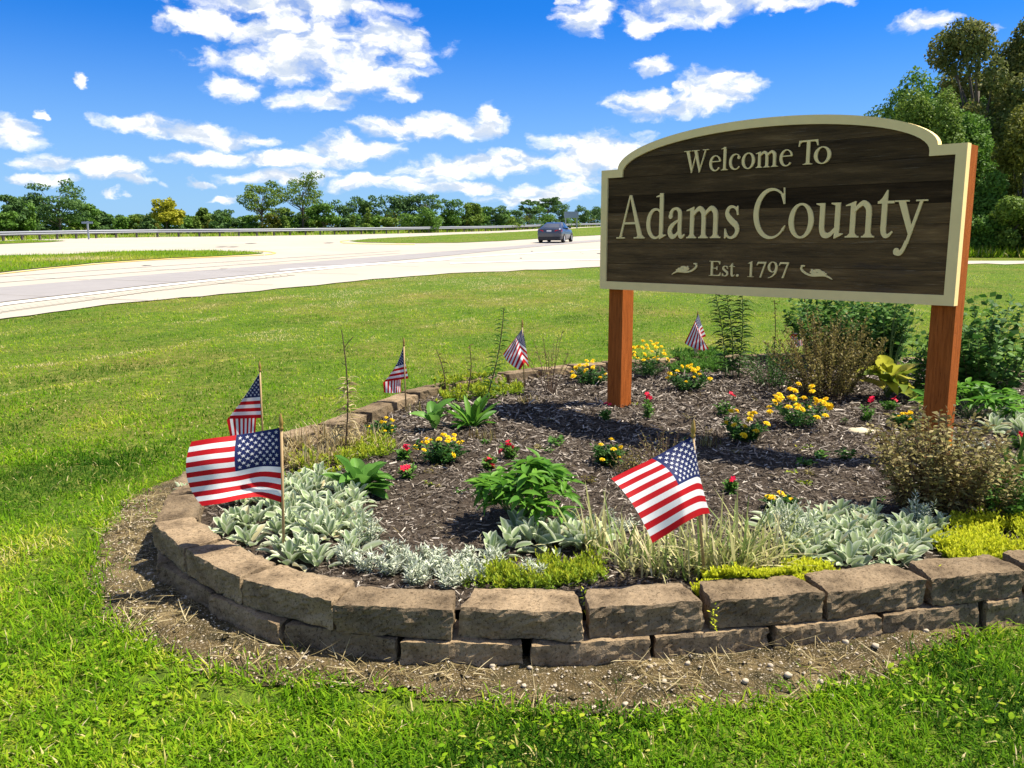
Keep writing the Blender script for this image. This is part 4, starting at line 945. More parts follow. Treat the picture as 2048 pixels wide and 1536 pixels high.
def crown_lobes(kind, h, w_, r):
    Lb = []
    if kind == 'round':
        for _ in range(16):
            a = r.uniform(0, 6.28); q = r.uniform(0, 1) ** .5; z = r.uniform(.36, .90); wid = math.sqrt(max(.05, 1 - ((z - .55) / .5) ** 2))
            Lb.append((w_ * .34 * q * math.cos(a) * wid, w_ * .34 * q * math.sin(a) * wid, h * z, w_ * r.uniform(.13, .22), h * r.uniform(.08, .13)))
    elif kind == 'bush':
        for _ in range(14):
            a = r.uniform(0, 6.28); q = r.uniform(0, 1) ** .5; z = r.uniform(.1, .85); wid = math.sqrt(max(.05, 1 - (z * .95) ** 2))
            Lb.append((w_ * .38 * q * math.cos(a) * wid, w_ * .38 * q * math.sin(a) * wid, h * z, w_ * r.uniform(.13, .21), h * r.uniform(.1, .17)))
    elif kind == 'cone':
        for i in range(18):
            z = (i + .5) / 18; a = r.uniform(0, 6.28); wid = (1 - z) ** .8
            Lb.append((w_ * .24 * wid * math.cos(a), w_ * .24 * wid * math.sin(a), h * (.06 + .90 * z), w_ * (.05 + .24 * wid), h * .06))
    elif kind == 'umbrella':
        for i in range(20):
            a = r.uniform(0, 6.28); q = r.uniform(0, 1) ** .5; z = r.uniform(.5, .95); wid = 1.0 - .55 * max(0, z - .72) / .25
            Lb.append((w_ * .42 * q * math.cos(a) * wid, w_ * .42 * q * math.sin(a) * wid, h * z, w_ * r.uniform(.10, .17), h * r.uniform(.03, .05)))
    elif kind == 'tall':
        for i in range(26):
            a = r.uniform(0, 6.28); q = r.uniform(.05, 1) ** .5; z = r.uniform(.28, .96); wid = math.sqrt(max(.10, 1 - ((z - .6) / .46) ** 2))
            Lb.append((w_ * .40 * q * math.cos(a) * wid, w_ * .40 * q * math.sin(a) * wid, h * z, w_ * r.uniform(.09, .17), h * r.uniform(.05, .10)))
    elif kind == 'airy':
        for i in range(22):
            a = r.uniform(0, 6.28); q = r.uniform(.1, 1) ** .5; z = r.uniform(.40, .95); wid = math.sqrt(max(.08, 1 - ((z - .62) / .45) ** 2))
            Lb.append((w_ * .42 * q * math.cos(a) * wid, w_ * .42 * q * math.sin(a) * wid, h * z, w_ * r.uniform(.07, .14), h * r.uniform(.05, .09)))
    return Lb
def tree(name, label, base, h, w_, kind, nleaf, leaf, mat, group=None, seed=0, trunk=.022, twigs=True):
    r = random.Random(seed * 7 + 3); root = thing(name, label, 'tree' if kind != 'bush' else 'bush', base, group=group)
    Lb = crown_lobes(kind, h, w_, r); vol = np.array([l[3] ** 2 * l[4] for l in Lb]) ** .67; pick = rng.choice(len(Lb), nleaf, p=vol / vol.sum())
    A = np.array(Lb); d = unit(rng.normal(0, 1, (nleaf, 3))); rad = rng.uniform(.45, 1.12, nleaf) ** .7
    out = d * np.stack([A[pick, 3], A[pick, 3], A[pick, 4]], -1) * rad[:, None]; C = A[pick, :3] + out
    clump = vnoise(C[:, 0] * 1.3 + C[:, 2], C[:, 1] * 1.3 - C[:, 2], 3.5 / w_ * 2.2, seed); keep = (clump > .22) | (rng.random(nleaf) < .5)
    lobe_t = rng.random(len(Lb)); t = np.clip(.25 * lobe_t[pick] + .35 * clump + .4 * rng.random(nleaf), 0, 1)
    C, d, t = C[keep], d[keep], t[keep]; n = len(C)
    V, Q, tt = diamonds(C, leaf * rng.uniform(.7, 1.4, n), leaf * .62 * rng.uniform(.7, 1.3, n), d, t)
    V[:, 2] = np.maximum(V[:, 2], .02)
    obj('crown', mesh_np('crown', V, Q, t=tt), mat, root)
    mb = MB(); th = h * {'round': .62, 'bush': .4, 'cone': .85, 'umbrella': .72, 'airy': .66, 'tall': .7}[kind]; r0 = h * trunk
    bend = r.uniform(-.03, .03) * h; tp = [(bend * (z ** 2), bend * .4 * z, th * z - .15 * (z == 0)) for z in np.linspace(0, 1, 6)]
    mb.tube(tp, np.linspace(r0, r0 * .3, 6), 7)
    if twigs:
        for l in Lb[::1 if kind in ('airy', 'umbrella', 'tall') else 2]:
            z0 = min(th * .92, max(h * .16, l[2] * r.uniform(.45, .7))); f = z0 / th; p0 = np.array((bend * f * f, bend * .4 * f, z0)); p1 = np.array(l[:3]); mid = (p0 + p1) / 2 + np.array((0, 0, -.03 * h + .05 * h * r.random()))
            mb.tube([p0, mid, p1], [r0 * .34, r0 * .22, r0 * .08], 5, cap=False)
    mb.build('trunk', M_BARK, root, True); return root
_rp = np.array([1024 + FPX * g_[0] / g_[1] for g_ in gp]); _ro = np.argsort(_rp)
def railY(cx): return float(np.interp(cx, _rp[_ro], gp[_ro][:, 1]))
def px_tree(name, label, cx, topy, wpx, y, kind, nleaf, leaf, mk, group=None, seed=0, basey=None, **k):
    """stand a tree at distance y in the direction cx, tall enough to reach topy"""
    if y > 60: y = max(y, railY(cx) + 3.5 + (seed * 37 % 10) * .6)
    p = AT(cx, topy, y); b = np.array([p[0], y, float(tz(y))]); h = p[2] - b[2]; return tree(name, label, b, h, wpx * mpp(y) * 1.02, kind, nleaf, leaf, MT[mk], group, seed, **k)
TL = 'trees of the far treeline'
px_tree('locust_tree', 'tall flat-topped dark tree with layered open branches rising over the far left treeline', 112, 360, 150, 84, 'tall', 5200, .26, 'dark', seed=1)
px_tree('yellow_tree', 'bright yellow-green rounded tree standing right behind the guardrail', 330, 397, 66, 97, 'round', 3600, .30, 'yellow', seed=2)
px_tree('airy_tree', 'open light green tree with airy crown, the shorter of the two beside the yellow tree', 520, 359, 98, 101, 'airy', 3600, .23, 'light', seed=3)
px_tree('airy_tree', 'tallest open airy green tree of the far treeline with gaps of sky', 602, 346, 118, 103, 'tall', 4200, .23, 'light', seed=4)
px_tree('flat_topped_tree', 'dark flat-topped tree rising above the treeline beside the grey road sign', 1096, 389, 66, 125, 'umbrella', 2600, .36, 'dark', seed=5)
px_tree('flat_topped_tree', 'small dark flat-topped tree leaning out beside the taller flat-topped one', 1058, 395, 44, 124, 'umbrella', 1500, .36, 'dark', seed=6)
LM = [(112, 'layered dark tree'), (330, 'yellow tree'), (602, 'tallest airy tree'), (1145, 'grey road sign')]
_cnt = {}
ORD = ['first', 'second', 'third', 'fourth', 'fifth', 'sixth', 'seventh', 'eighth', 'ninth', 'tenth', 'eleventh', 'twelfth']
def where(kind, cx):
    """names a treeline plant by counting along from a landmark tree"""
    i = max([j for j, (x_, _) in enumerate(LM) if x_ <= cx] or [-1]); key = (kind, i); n_ = _cnt.get(key, 0); _cnt[key] = n_ + 1
    if i < 0: return f'{kind}, {ORD[n_]} before the layered dark tree'
    nx_ = f' towards the {LM[i + 1][1]}' if i + 1 < len(LM) else ' towards the welcome sign'
    return f'{kind}, {ORD[n_]} past the {LM[i][1]}{nx_}'
L_dark = 'dark green tree in the far treeline behind the guardrail'; L_mid = 'mid green rounded tree in the far treeline behind the guardrail'
L_light = 'light olive bush at the foot of the far treeline'; L_con = 'small conical evergreen in front of the far treeline'; L_low = 'low dark bush filling the far treeline'
far = [('t', 12, 388, 70, 78, 'dark'), ('t', 45, 400, 60, 80, 'mid'), ('t', 5, 420, 60, 76, 'mid'), ('t', 165, 405, 60, 90, 'mid'), ('t', 190, 418, 50, 94, 'dark'), ('t', 236, 427, 46, 104, 'dark'), ('t', 272, 426, 44, 106, 'dark'), ('t', 205, 428, 46, 98, 'mid'),
       ('t', 375, 428, 44, 104, 'mid'), ('t', 414, 414, 52, 104, 'light'), ('t', 452, 416, 56, 108, 'dark'), ('t', 645, 402, 66, 102, 'mid'), ('t', 690, 391, 58, 110, 'dark'), ('t', 728, 392, 60, 112, 'dark'), ('t', 772, 386, 74, 113, 'dark'),
       ('t', 812, 388, 70, 114, 'dark'), ('t', 852, 385, 88, 112, 'dark'), ('t', 842, 412, 84, 104, 'mid'), ('t', 910, 396, 58, 106, 'mid'), ('t', 944, 404, 52, 110, 'light'), ('t', 962, 412, 50, 108, 'mid'), ('t', 992, 412, 54, 112, 'dark'), ('t', 1028, 414, 54, 116, 'dark'),
       ('t', 1078, 412, 60, 118, 'mid'), ('t', 1120, 402, 46, 130, 'dark'), ('t', 1168, 411, 40, 134, 'dark'), ('t', 1196, 410, 50, 132, 'dark'), ('t', 1240, 412, 60, 130, 'mid'),
       ('t', 300, 430, 44, 108, 'mid'), ('t', 560, 415, 60, 108, 'light'), ('t', 488, 425, 50, 106, 'mid'), ('t', 610, 418, 56, 108, 'dark'), ('t', 1300, 408, 70, 130, 'dark'), ('t', 1360, 400, 80, 128, 'mid'), ('t', 1430, 398, 84, 120, 'dark'), ('t', 1500, 390, 90, 110, 'mid'), ('t', 1570, 370, 100, 95, 'dark'), ('t', 1640, 340, 120, 80, 'mid'), ('t', 1710, 290, 130, 66, 'dark')]
for i, (_, cx, ty, wd, y, mk) in enumerate(sorted(far, key=lambda q: q[1])):
    px_tree('far_tree', where({'dark': 'dark green tree', 'mid': 'mid green tree', 'light': 'light olive tree'}[mk], cx), cx, ty, wd * 1.12, y, ['bush', 'tall', 'bush', 'round'][i % 4], 2600, .29, mk, TL, seed=20 + i, twigs=(i % 2 == 1))
for i, (cx, ty, wd, y) in enumerate(sorted([(706, 428, 26, 98), (735, 414, 36, 97), (935, 424, 30, 100), (1016, 420, 30, 106), (570, 430, 28, 97), (395, 436, 24, 96), (1150, 432, 26, 120)])):
    px_tree('conical_evergreen', where('small cone-shaped evergreen', cx), cx, ty, wd, y, 'cone', 1100, .26, 'light' if i < 5 else 'mid', 'small evergreens along the treeline', seed=60 + i)
kk = 0
for cx in np.arange(-30, 1230, 21):
    y = 88 + 22 * np.clip(cx / 1000, 0, 1) + rng.uniform(0, 10); mk = ['dark', 'mid', 'light', 'olive', 'dark', 'mid'][kk % 6]
    px_tree('hedge_bush', where({'dark': 'low dark bush', 'mid': 'low mid green bush', 'light': 'low light green bush', 'olive': 'low olive brown bush'}[mk], cx), cx + rng.uniform(-8, 8), 434 - rng.uniform(0, 12), 48, y, 'bush', 750, .34, mk, 'bushes at the foot of the far treeline', seed=100 + kk, twigs=False); kk += 1
# trees to the right, across the narrow road
RT = [('oak_tree', 'large dark green tree forming the shoulder of the near wood behind the sign', 1840, 118, 215, 47, 'bush', 26000, .17, 'mid'),
      ('young_tree', 'lighter yellow-green tree in front of the dark wood behind the sign', 1872, 146, 165, 44, 'bush', 20000, .16, 'light'),
      ('browning_tree', 'tallest tree of the near wood with browning drooping foliage and bare limbs', 1975, 42, 215, 50, 'tall', 26000, .20, 'brown'),
      ('dark_tree', 'dark green tree between the lighter tree and the browning tree', 1930, 180, 180, 46, 'bush', 22000, .18, 'mid'),
      ('browning_tree', 'second browning tree standing behind the tallest one', 2070, 56, 210, 52, 'tall', 22000, .20, 'brown'),
      ('olive_tree', 'yellowing olive tree overhanging the narrow road beyond the sign post', 2060, 210, 190, 42, 'bush', 24000, .16, 'olive'),
      ('understorey_bush', 'dark shaded bush at the edge of the near wood by the narrow road', 1965, 320, 150, 41.5, 'bush', 14000, .16, 'mid'),
      ('understorey_bush', 'yellow-green bush leaning over the narrow road from the wood', 2035, 370, 140, 40, 'bush', 13000, .15, 'light'),
      ('understorey_bush', 'mid green bush at the wood edge just beyond the sign post', 1945, 410, 110, 40.5, 'bush', 10000, .15, 'mid'),
      ('background_tree', 'broad green tree filling the wood behind the shoulder tree', 1905, 112, 210, 55, 'bush', 24000, .2, 'mid'),
      ('background_tree', 'tall dark green tree filling the wood behind the tallest browning tree', 1992, 60, 270, 57, 'bush', 28000, .22, 'mid'),
      ('background_tree', 'dark tree deep in the near wood behind the young tree', 1790, 190, 160, 52, 'bush', 18000, .19, 'dark'),
      ('background_tree', 'dark tree deep in the near wood behind the browning trees', 2010, 150, 290, 56, 'bush', 24000, .22, 'dark'),
      ('understorey_bush', 'low dark bush in the wood hidden behind the welcome board', 1800, 350, 150, 44, 'bush', 6000, .16, 'dark'),
      ('understorey_bush', 'dark bush at the wood edge beyond the picture of the post', 2110, 350, 150, 42, 'bush', 6000, .16, 'dark')]
RT[-1] = RT[-1][:1] + ('dark bush deep in the wood beside the yellow-green leaning bush',) + RT[-1][2:]
for i, (tn_, lb, cx, ty, wd, y, kd, nl, lf, mk) in enumerate(RT): px_tree(tn_, lb, cx, ty, wd, y, kd, int(nl * .85), lf * 1.06, mk, seed=200 + i)
# tall weeds under the wood edge and along the far verge
def verge():
    n = 5200; px_ = rng.uniform(1900, 2200, n); y = rng.uniform(38.8, 42, n); x = (px_ - 1024) / FPX * y
    P1 = np.stack([x, y, tz(y)], -1); n2 = 9000; s_ = rng.integers(0, len(gp), n2); q = gp[s_] + rng.normal(0, .6, (n2, 2)) - nm[s_] * rng.uniform(.6, 3.5, (n2, 1)); P2 = np.c_[q, tz(q[:, 1])]
    P = np.concatenate([P1, P2]); n = len(P); az = rng.uniform(0, 6.28, n); D = angdir(az, rng.uniform(.7, 1.5, n)); Nn = np.cross(D, angdir(az + 1.57, az * 0))
    V, Q, tt = strips(P, D, Nn, rng.uniform(.25, .8, n), rng.uniform(.04, .1, n), 1, .2, 'blade', np.clip(rng.normal(.55, .25, n), 0, 1))
    tag(obj('verge_weeds', mesh_np('verge_weeds', V, Q, t=tt), M_GRASS), 'tall weeds and dry grass along the guardrail and the wood edge', 'weeds', kind='stuff')
verge()
# ================================================================== plants of the flower bed
def mz(p): return np.array([p[0], p[1], float(mulch_z(p[0], p[1])) - .004])
def B(px, py): return mz(G(px, py, ZM))
SH = 1 / math.cos(R(12))
def leaf_mesh(name, ratio, prof='leaf', fold=.12, curl=.25, nx=7, ny=4, wavy=.0, edgew=True):
    u = np.linspace(0, 1, nx + 1); v = np.linspace(-1, 1, ny + 1); U, Vv = np.meshgrid(u, v, indexing='ij')
    pw = {'leaf': np.sin(np.pi * np.clip(u, 0, 1) ** .85) ** .7, 'ovate': np.sin(np.pi * np.clip(u, .0, 1) ** .62) ** .8, 'lance': np.sin(np.pi * u ** .75), 'round': np.sqrt(np.clip(1 - (2 * u ** .85 - 1) ** 2, 0, 1)) ** .9, 'oblance': np.sin(np.pi * u ** 1.35) ** .8 + .10 * (u < .95)}[prof]
    hw = (pw * .985 + .015)[:, None] * ratio / 2
    X_ = U; Y_ = Vv * hw; Z_ = np.abs(Vv) ** 1.5 * fold * ratio * pw[:, None] - curl * U ** 2 * .5 + wavy * np.sin(U * 16 + Vv * 2) * np.abs(Vv) * pw[:, None]
    V = np.stack([X_, Y_, Z_], -1).reshape(-1, 3); Q = gridQ(nx + 1, ny + 1)
    e = np.maximum(np.abs(Vv), (U > .985) * 1.0); e = np.where(np.abs(Vv) < .01, .42, e)      # pale rim and midrib
    return mesh_np(name, V, Q, smooth=True, edge=e)
def put_leaf(me, parent, pos, az, el, L, roll=0., name='leaf'):
    o = bpy.data.objects.new(name, me); COL.objects.link(o); o.parent = parent
    o.matrix_local = Matrix.Translation(Vector([float(v) for v in pos])) @ Matrix.Rotation(az, 4, 'Z') @ Matrix.Rotation(-el, 4, 'Y') @ Matrix.Rotation(roll, 4, 'X') @ Matrix.Scale(L, 4)
    return o
M_EAR = foliage('lambs_ear_leaf', [(0, (.11, .20, .05)), (.5, (.20, .30, .10)), (.93, (.29, .38, .165)), (.96, (.48, .42, .22)), (1, (.42, .33, .16))], trans=.3, rough=.95, src='obj', spec=.1, edgecol=(.74, .77, .60))
EAR = [leaf_mesh('lambs_ear_leaf', .38, 'round', .35, .22), leaf_mesh('lambs_ear_leaf', .44, 'round', .25, .5), leaf_mesh('lambs_ear_leaf', .36, 'round', .5, .05), leaf_mesh('lambs_ear_leaf', .42, 'round', .3, .75)]
for m_ in EAR: m_.materials.append(M_EAR)
def lambs(px, py, label, group, L=.095, n=16, spread=.045):
    L = L * .88
    b = B(px, py); root = thing('lambs_ear', label, 'plant', b, group=group)
    for i in range(n):
        f = i / n; az = i * 2.4 + rng.normal(0, .3); el = R(22 + 62 * f + rng.normal(0, 11)); l = L * rng.uniform(.7, 1.2) * (1.1 - .35 * f)
        rr = spread * (1 - f) * rng.uniform(.3, 1.2); put_leaf(EAR[rng.integers(4)], root, (rr * math.cos(az), rr * math.sin(az), .008 + .05 * f), az, el, l, rng.normal(0, .35))
def fill_px(poly, n, mind):
    out = []; A = np.array(poly); tries = 0
    while len(out) < n and tries < 20000:
        tries += 1; x = rng.uniform(A[:, 0].min(), A[:, 0].max()); y = rng.uniform(A[:, 1].min(), A[:, 1].max())
        if not inpoly(np.array([x]), np.array([y]), poly)[0]: continue
        if all(((x - a) / 1.5) ** 2 + (y - b) ** 2 > mind ** 2 for a, b in out): out.append((x, y))
    return sorted(out, key=lambda q: q[1])
for (x, y) in fill_px([(425, 1060), (500, 985), (600, 970), (720, 1015), (745, 1060), (720, 1115), (640, 1138), (540, 1132), (440, 1092)], 44, 12): lambs(x, y, 'silver-green woolly lambs ear rosette in the clump around the blown-out flag', 'lambs ear clump inside the wall curve', .10)
for (x, y) in fill_px([(560, 985), (640, 955), (690, 985), (720, 1020), (600, 1000)], 9, 14): lambs(x, y, 'woolly lambs ear rosette at the back of the clump below the broad green leaves', 'back of the lambs ear clump inside the wall curve', .10)
for (x, y) in [(1020, 1108), (1065, 1098), (1110, 1102), (1155, 1100), (1185, 1090), (1085, 1085), (1040, 1080), (1140, 1080), (985, 1118)]: lambs(x, y, 'large woolly lambs ear rosette in front of the leafy green peony', 'lambs ear clump before the peony', .135 if x > 1000 else .10, 12)
for (x, y) in fill_px([(1490, 1035), (1560, 1015), (1680, 1030), (1800, 1035), (1890, 1065), (1860, 1110), (1780, 1138), (1660, 1140), (1560, 1115)], 38, 13): lambs(x, y, 'silver woolly lambs ear rosette in the clump beside the yellow-green stonecrop', 'lambs ear clump along the front wall', .105)
for (x, y) in [(2000, 850), (2030, 862), (2055, 845), (2015, 835), (2045, 875), (1985, 868)]: lambs(x, y, 'silvery lambs ear rosette behind the right sign post among green plants', 'lambs ear clump behind the sign post', .15, 14)
lambs(372, 1000, 'small pale lambs ear sprig growing between wall blocks at the left curve', None, .08, 8); 

# ---- leafy stem plants
M_STEMG = plain('green_stem', (.07, .12, .025), .7); M_STEMB = plain('brown_stem', (.10, .06, .035), .8); M_STEMD = plain('dry_stem', (.30, .22, .12), .85)
def FL(name, a, b, c, tr=.32, sp=.3): return foliage(name, [(0, a), (.5, b), (1, c)], trans=tr, rough=.55, spec=sp)
MF = {'green': FL('fresh_green_leaf', (.035, .10, .012), (.075, .19, .022), (.14, .27, .045)), 'deep': FL('deep_green_leaf', (.028, .09, .014), (.07, .17, .028), (.15, .26, .055)),
      'marigold': FL('marigold_leaf', (.015, .055, .012), (.035, .11, .02), (.08, .17, .03)), 'silver': FL('silver_leaf', (.34, .40, .28), (.52, .56, .42), (.68, .70, .56), .2, .1),
      'yellowgreen': FL('yellow_green_leaf', (.22, .31, .014), (.50, .56, .025), (.74, .70, .06)), 'sedum': FL('stonecrop_leaf', (.07, .15, .012), (.22, .32, .02), (.52, .50, .035)), 'bronze': FL('bronze_leaf', (.10, .055, .02), (.19, .18, .055), (.42, .35, .15)),
      'brownolive': FL('brown_olive_leaf', (.07, .065, .016), (.16, .145, .035), (.28, .22, .075)), 'dry': FL('dry_straw_leaf', (.22, .16, .06), (.40, .32, .15), (.58, .50, .30), .35, .2), 'striped': FL('striped_grass_blade', (.13, .22, .045), (.40, .41, .15), (.72, .63, .37), .35),
      'hosta': foliage('yellowing_hosta_leaf', [(0, (.07, .13, .015)), (.4, (.22, .28, .03)), (.75, (.50, .50, .06)), (1, (.60, .52, .12))], trans=.4, src='obj'), 'broad': foliage('broad_green_leaf', [(0, (.075, .20, .03)), (1, (.16, .33, .06))], trans=.38, rough=.42, src='obj', spec=.4),
      'peony': foliage('peony_leaf', [(0, (.06, .18, .018)), (1, (.16, .34, .04))], trans=.40, rough=.45, src='obj', spec=.4), 'lily': FL('lily_leaf', (.022, .06, .012), (.055, .12, .02), (.16, .20, .035))}
def stemmy(m, h, spread, lps, LL, LW, start=.12, el=.45, droop=.35, whorl=False, r0=.25, prof='leaf', segs=3, lean=1.3, hvar=.35, rad=.0022):
    """m stems fanning from the base with lps leaves each: returns stem MB, leaf arrays and the stem tips"""
    sm = MB(); Ps = []; Ds = []; tips = []
    for j in range(m):
        ph = rng.uniform(0, 6.283); q = math.sqrt(rng.random()); b0 = np.array([spread * r0 * q * math.cos(ph), spread * r0 * q * math.sin(ph), 0]); hh = h * rng.uniform(1 - hvar, 1.0) * (1 - .30 * q * q)
        tip = np.array([spread * q * math.cos(ph), spread * q * math.sin(ph), hh]); tt = np.linspace(0, 1, 6)
        path = b0[None] + np.stack([(tip[0] - b0[0]) * tt ** lean, (tip[1] - b0[1]) * tt ** lean, hh * tt], -1) + rng.normal(0, .006 * h, (6, 3)) * tt[:, None]
        sm.tube(path, np.linspace(rad, rad * .5, 6), 4, cap=False); tips.append(path[-1])
        if lps:
            tl = start + (1 - start) * (np.arange(lps) + rng.random(lps) * .7) / lps; tl = np.clip(tl, 0, 1)
            Ps.append(np.stack([np.interp(tl, tt, path[:, i]) for i in range(3)], -1)); az = (np.arange(lps) * 2.4 if not whorl else np.arange(lps) * 1.3) + rng.uniform(0, 6) + rng.normal(0, .3, lps)
            Ds.append(angdir(az, el + .5 * (tl - .5) + rng.normal(0, .25, lps)))
    if lps:
        P = np.concatenate(Ps); D = np.concatenate(Ds); n = len(P); Nn = np.tile([0, 0, 1.], (n, 1)) + rng.normal(0, .6, (n, 3))
        lv = strips(P, D, Nn, LL * rng.uniform(.6, 1.25, n), LW * rng.uniform(.7, 1.2, n), segs, droop, prof)
    else: lv = None
    return sm, lv, np.array(tips)
def plant(name, label, base, stem, lv, smat, lmat, group=None, cat='plant'):
    root = thing(name, label, cat, base, group=group)
    if stem is not None and stem.n: stem.build('stems', smat, root)
    if lv is not None: obj('foliage', mesh_np('foliage', lv[0], lv[1], t=lv[2]), lmat, root)
    return root
# ---- marigolds: ferny mounds with pompon flowers
def pompon():
    mb = MB(); ru = np.random.default_rng(3)
    for (n_, r0, r1, z0, z1, w_) in ((11, .25, 1.0, .30, .30, .42), (10, .2, .86, .36, .58, .40), (8, .15, .62, .42, .82, .36), (6, .05, .34, .45, .98, .3)):
        for k_ in range(n_):
            a = 6.283 * k_ / n_ + ru.uniform(-.15, .15); d = np.array((math.cos(a), math.sin(a), 0)); s_ = np.array((-d[1], d[0], 0)); rr = r1 * ru.uniform(.88, 1.1); ru_ = ru.uniform(-.08, .08)
            p0 = d * r0 + (0, 0, z0 * .8); p1 = d * (r0 + rr) * .55 + (0, 0, (z0 + z1) / 2 + .10); p2 = d * rr + (0, 0, z1 + ru_)
            mb.add([p0 - s_ * .05, p0 + s_ * .05, p1 + s_ * w_ * .42, p1 - s_ * w_ * .42, p2 + s_ * w_ * .5, p2 - s_ * w_ * .5, p2 + d * .05 - (0, 0, .06)], [(0, 1, 2, 3), (3, 2, 4, 5)], [(5, 4, 6)], t=ru.random())
    mb.lathe([(.12, -.25), (.22, .1), (.24, .3)], 8); return mb.mesh('pompon')
M_MARI = foliage('marigold_petal', [(0, (.78, .46, .008)), (.5, (.90, .64, .012)), (1, (.92, .76, .04))], trans=.25, rough=.6)
POM = pompon(); POM.materials.append(M_MARI)
def marigold(cx, by, wpx, hpx, nf, label, fs=.027, dens=1.0, group='marigold clumps in the mulch'):
    fs *= .78; nf = int(nf * 1.35)
    b = B(cx, by); k = mpp(b[1]) * SH; W_, Hh = wpx * k / 2, hpx * k; sm, lv, tips = stemmy(int(26 * dens), Hh * .82, W_, 26, .05, .017, .1, .5, .3, segs=2, r0=.35, hvar=.5)
    root = plant('marigold', label, b, sm, lv, M_STEMG, MF['marigold'], group)
    for j in range(nf):
        a = rng.uniform(0, 6.283); q = math.sqrt(rng.uniform(.03, 1)); z = Hh * (.95 - .52 * q * q + rng.uniform(-.16, .06)); p = (W_ * q * math.cos(a), W_ * q * math.sin(a) - .01, z)
        o = bpy.data.objects.new('flower', POM); COL.objects.link(o); o.parent = root; s_ = fs * rng.uniform(.8, 1.18)
        o.matrix_local = Matrix.Translation(p) @ Matrix.Rotation(rng.normal(.25, .35), 4, 'X') @ Matrix.Rotation(rng.normal(0, .35) , 4, 'Y') @ Matrix.Rotation(a, 4, 'Z') @ Matrix.Diagonal((s_, s_, s_ * .85, 1))
marigold(880, 922, 112, 66, 17, 'yellow marigold clump beside red blooms near the broad-leaved green plant', .024)
marigold(1217, 928, 72, 56, 5, 'small marigold with few blooms just behind the drooping flag', .024)
marigold(1293, 752, 100, 72, 24, 'bushy marigold clump between the left sign post and the rear wall', .030)
marigold(1375, 780, 92, 52, 15, 'marigold clump in front of the lily stalks', .028)
marigold(1180, 768, 84, 52, 14, 'marigold clump at the rear wall hidden partly by the left sign post', .028)
marigold(1600, 852, 132, 84, 24, 'largest marigold clump, full of yellow blooms under the welcome board', .032)
marigold(1482, 880, 100, 66, 9, 'low marigold clump with a loose leafy side beside the largest one', .029)
marigold(768, 872, 66, 42, 7, 'sparse marigold among dry yellow grass by the rear left wall', .018)
marigold(1560, 1018, 64, 36, 6, 'short orange-yellow marigold peeking over lambs ear at the front', .022)
marigold(1808, 858, 60, 40, 6, 'small dull marigold between the flat stone and the right sign post', .02)
# ---- red flowers
def five_petal():
    mb = MB()
    for k_ in range(5):
        a = 6.283 * k_ / 5; d = np.array((math.cos(a), math.sin(a), 0)); s_ = np.array((-d[1], d[0], 0)); mb.add([(0, 0, .05), d * .5 + s_ * .36 + (0, 0, .12), d * .98 + s_ * .22 + (0, 0, .05), d * 1.02 - s_ * .2 + (0, 0, .05), d * .5 - s_ * .36 + (0, 0, .12)], None, [(0, 1, 2), (0, 2, 3), (0, 3, 4)], t=rng.random())
    return mb.mesh('five_petal')
M_REDF = foliage('red_petal', [(0, (.55, .008, .02)), (1, (.72, .02, .07))], trans=.3, rough=.5); FIVE = five_petal(); FIVE.materials.append(M_REDF)
def redflower(cx, by, wpx, hpx, blooms, label, group='red bedding flowers'):
    b = B(cx, by); k = mpp(b[1]) * SH; sm, lv, tips = stemmy(9, hpx * k * .85, wpx * k / 2, 11, .045, .02, .1, .5, .3, prof='lance')
    root = plant('red_flower_plant', label, b, sm, lv, M_STEMG, MF['green'], group)
    for (dx, dy) in blooms:
        for q in range(3):
            o = bpy.data.objects.new('flower', FIVE); COL.objects.link(o); o.parent = root; o.location = ((dx + rng.normal(0, 3)) * k, rng.normal(-.01, .012), (dy + rng.normal(0, 2.5)) * k); s_ = .019 * rng.uniform(.8, 1.15); o.scale = (s_,) * 3; o.rotation_euler = (rng.normal(.5, .4), rng.normal(0, .4), rng.uniform(0, 6))
redflower(1020, 918, 46, 46, [(-2, 34), (6, 24), (-18, 18)], 'red flowering plant directly behind the leafy peony')
redflower(978, 938, 34, 36, [(-4, 22), (4, 14)], 'small red-pink flower at the edge of the peony leaves')
redflower(808, 918, 30, 30, [(4, 30)], 'single red bloom beside the marigold clump near dry grass')
redflower(815, 955, 40, 36, [(-4, 26)], 'small red flower above the broad green leaves')
redflower(1294, 835, 34, 46, [(-2, 50), (3, 44)], 'upright red flowering plant in front of the left sign post')
redflower(1212, 842, 22, 34, [(2, 36)], 'red flower in the shadow at the foot of the left sign post')
redflower(1462, 985, 30, 34, [(0, 30)], 'red bloom standing behind the drooping flag')
redflower(1445, 832, 40, 44, [(14, 44)], 'green plant with one red bloom behind the low marigold')
redflower(1728, 842, 44, 44, [(8, 44)], 'leafy plant with a pink-red bloom between hosta and flat stone')
redflower(1778, 822, 36, 30, [(4, 22)], 'small pink-red flower near the foot of the hosta')
redflower(2036, 898, 40, 34, [(0, 28), (8, 30)], 'red bloom cluster among strap leaves behind the brown seed plant')
for (cx, by, w_, h_, lb) in [(1690, 918, 44, 34, 'small green seedling in the sign shadow in front of the right post'), (1612, 932, 40, 18, 'small flat pale green weed in the mulch before the right lambs ear'), (1108, 890, 60, 26, 'pale scraggy weed in the mulch between red flower and small marigold'), (1640, 915, 30, 22, 'tiny dark seedling in the mulch shadow'), (1880, 930, 40, 30, 'small green seedling behind the brown seed plant')]:
    b = B(cx, by); k = mpp(b[1]); sm, lv, _ = stemmy(7, h_ * k * .8, w_ * k / 2, 8, .045, .02, .1, .4, .3); plant('seedling', lb, b, sm, lv, M_STEMG, MF['green'], 'small seedlings in the mulch')
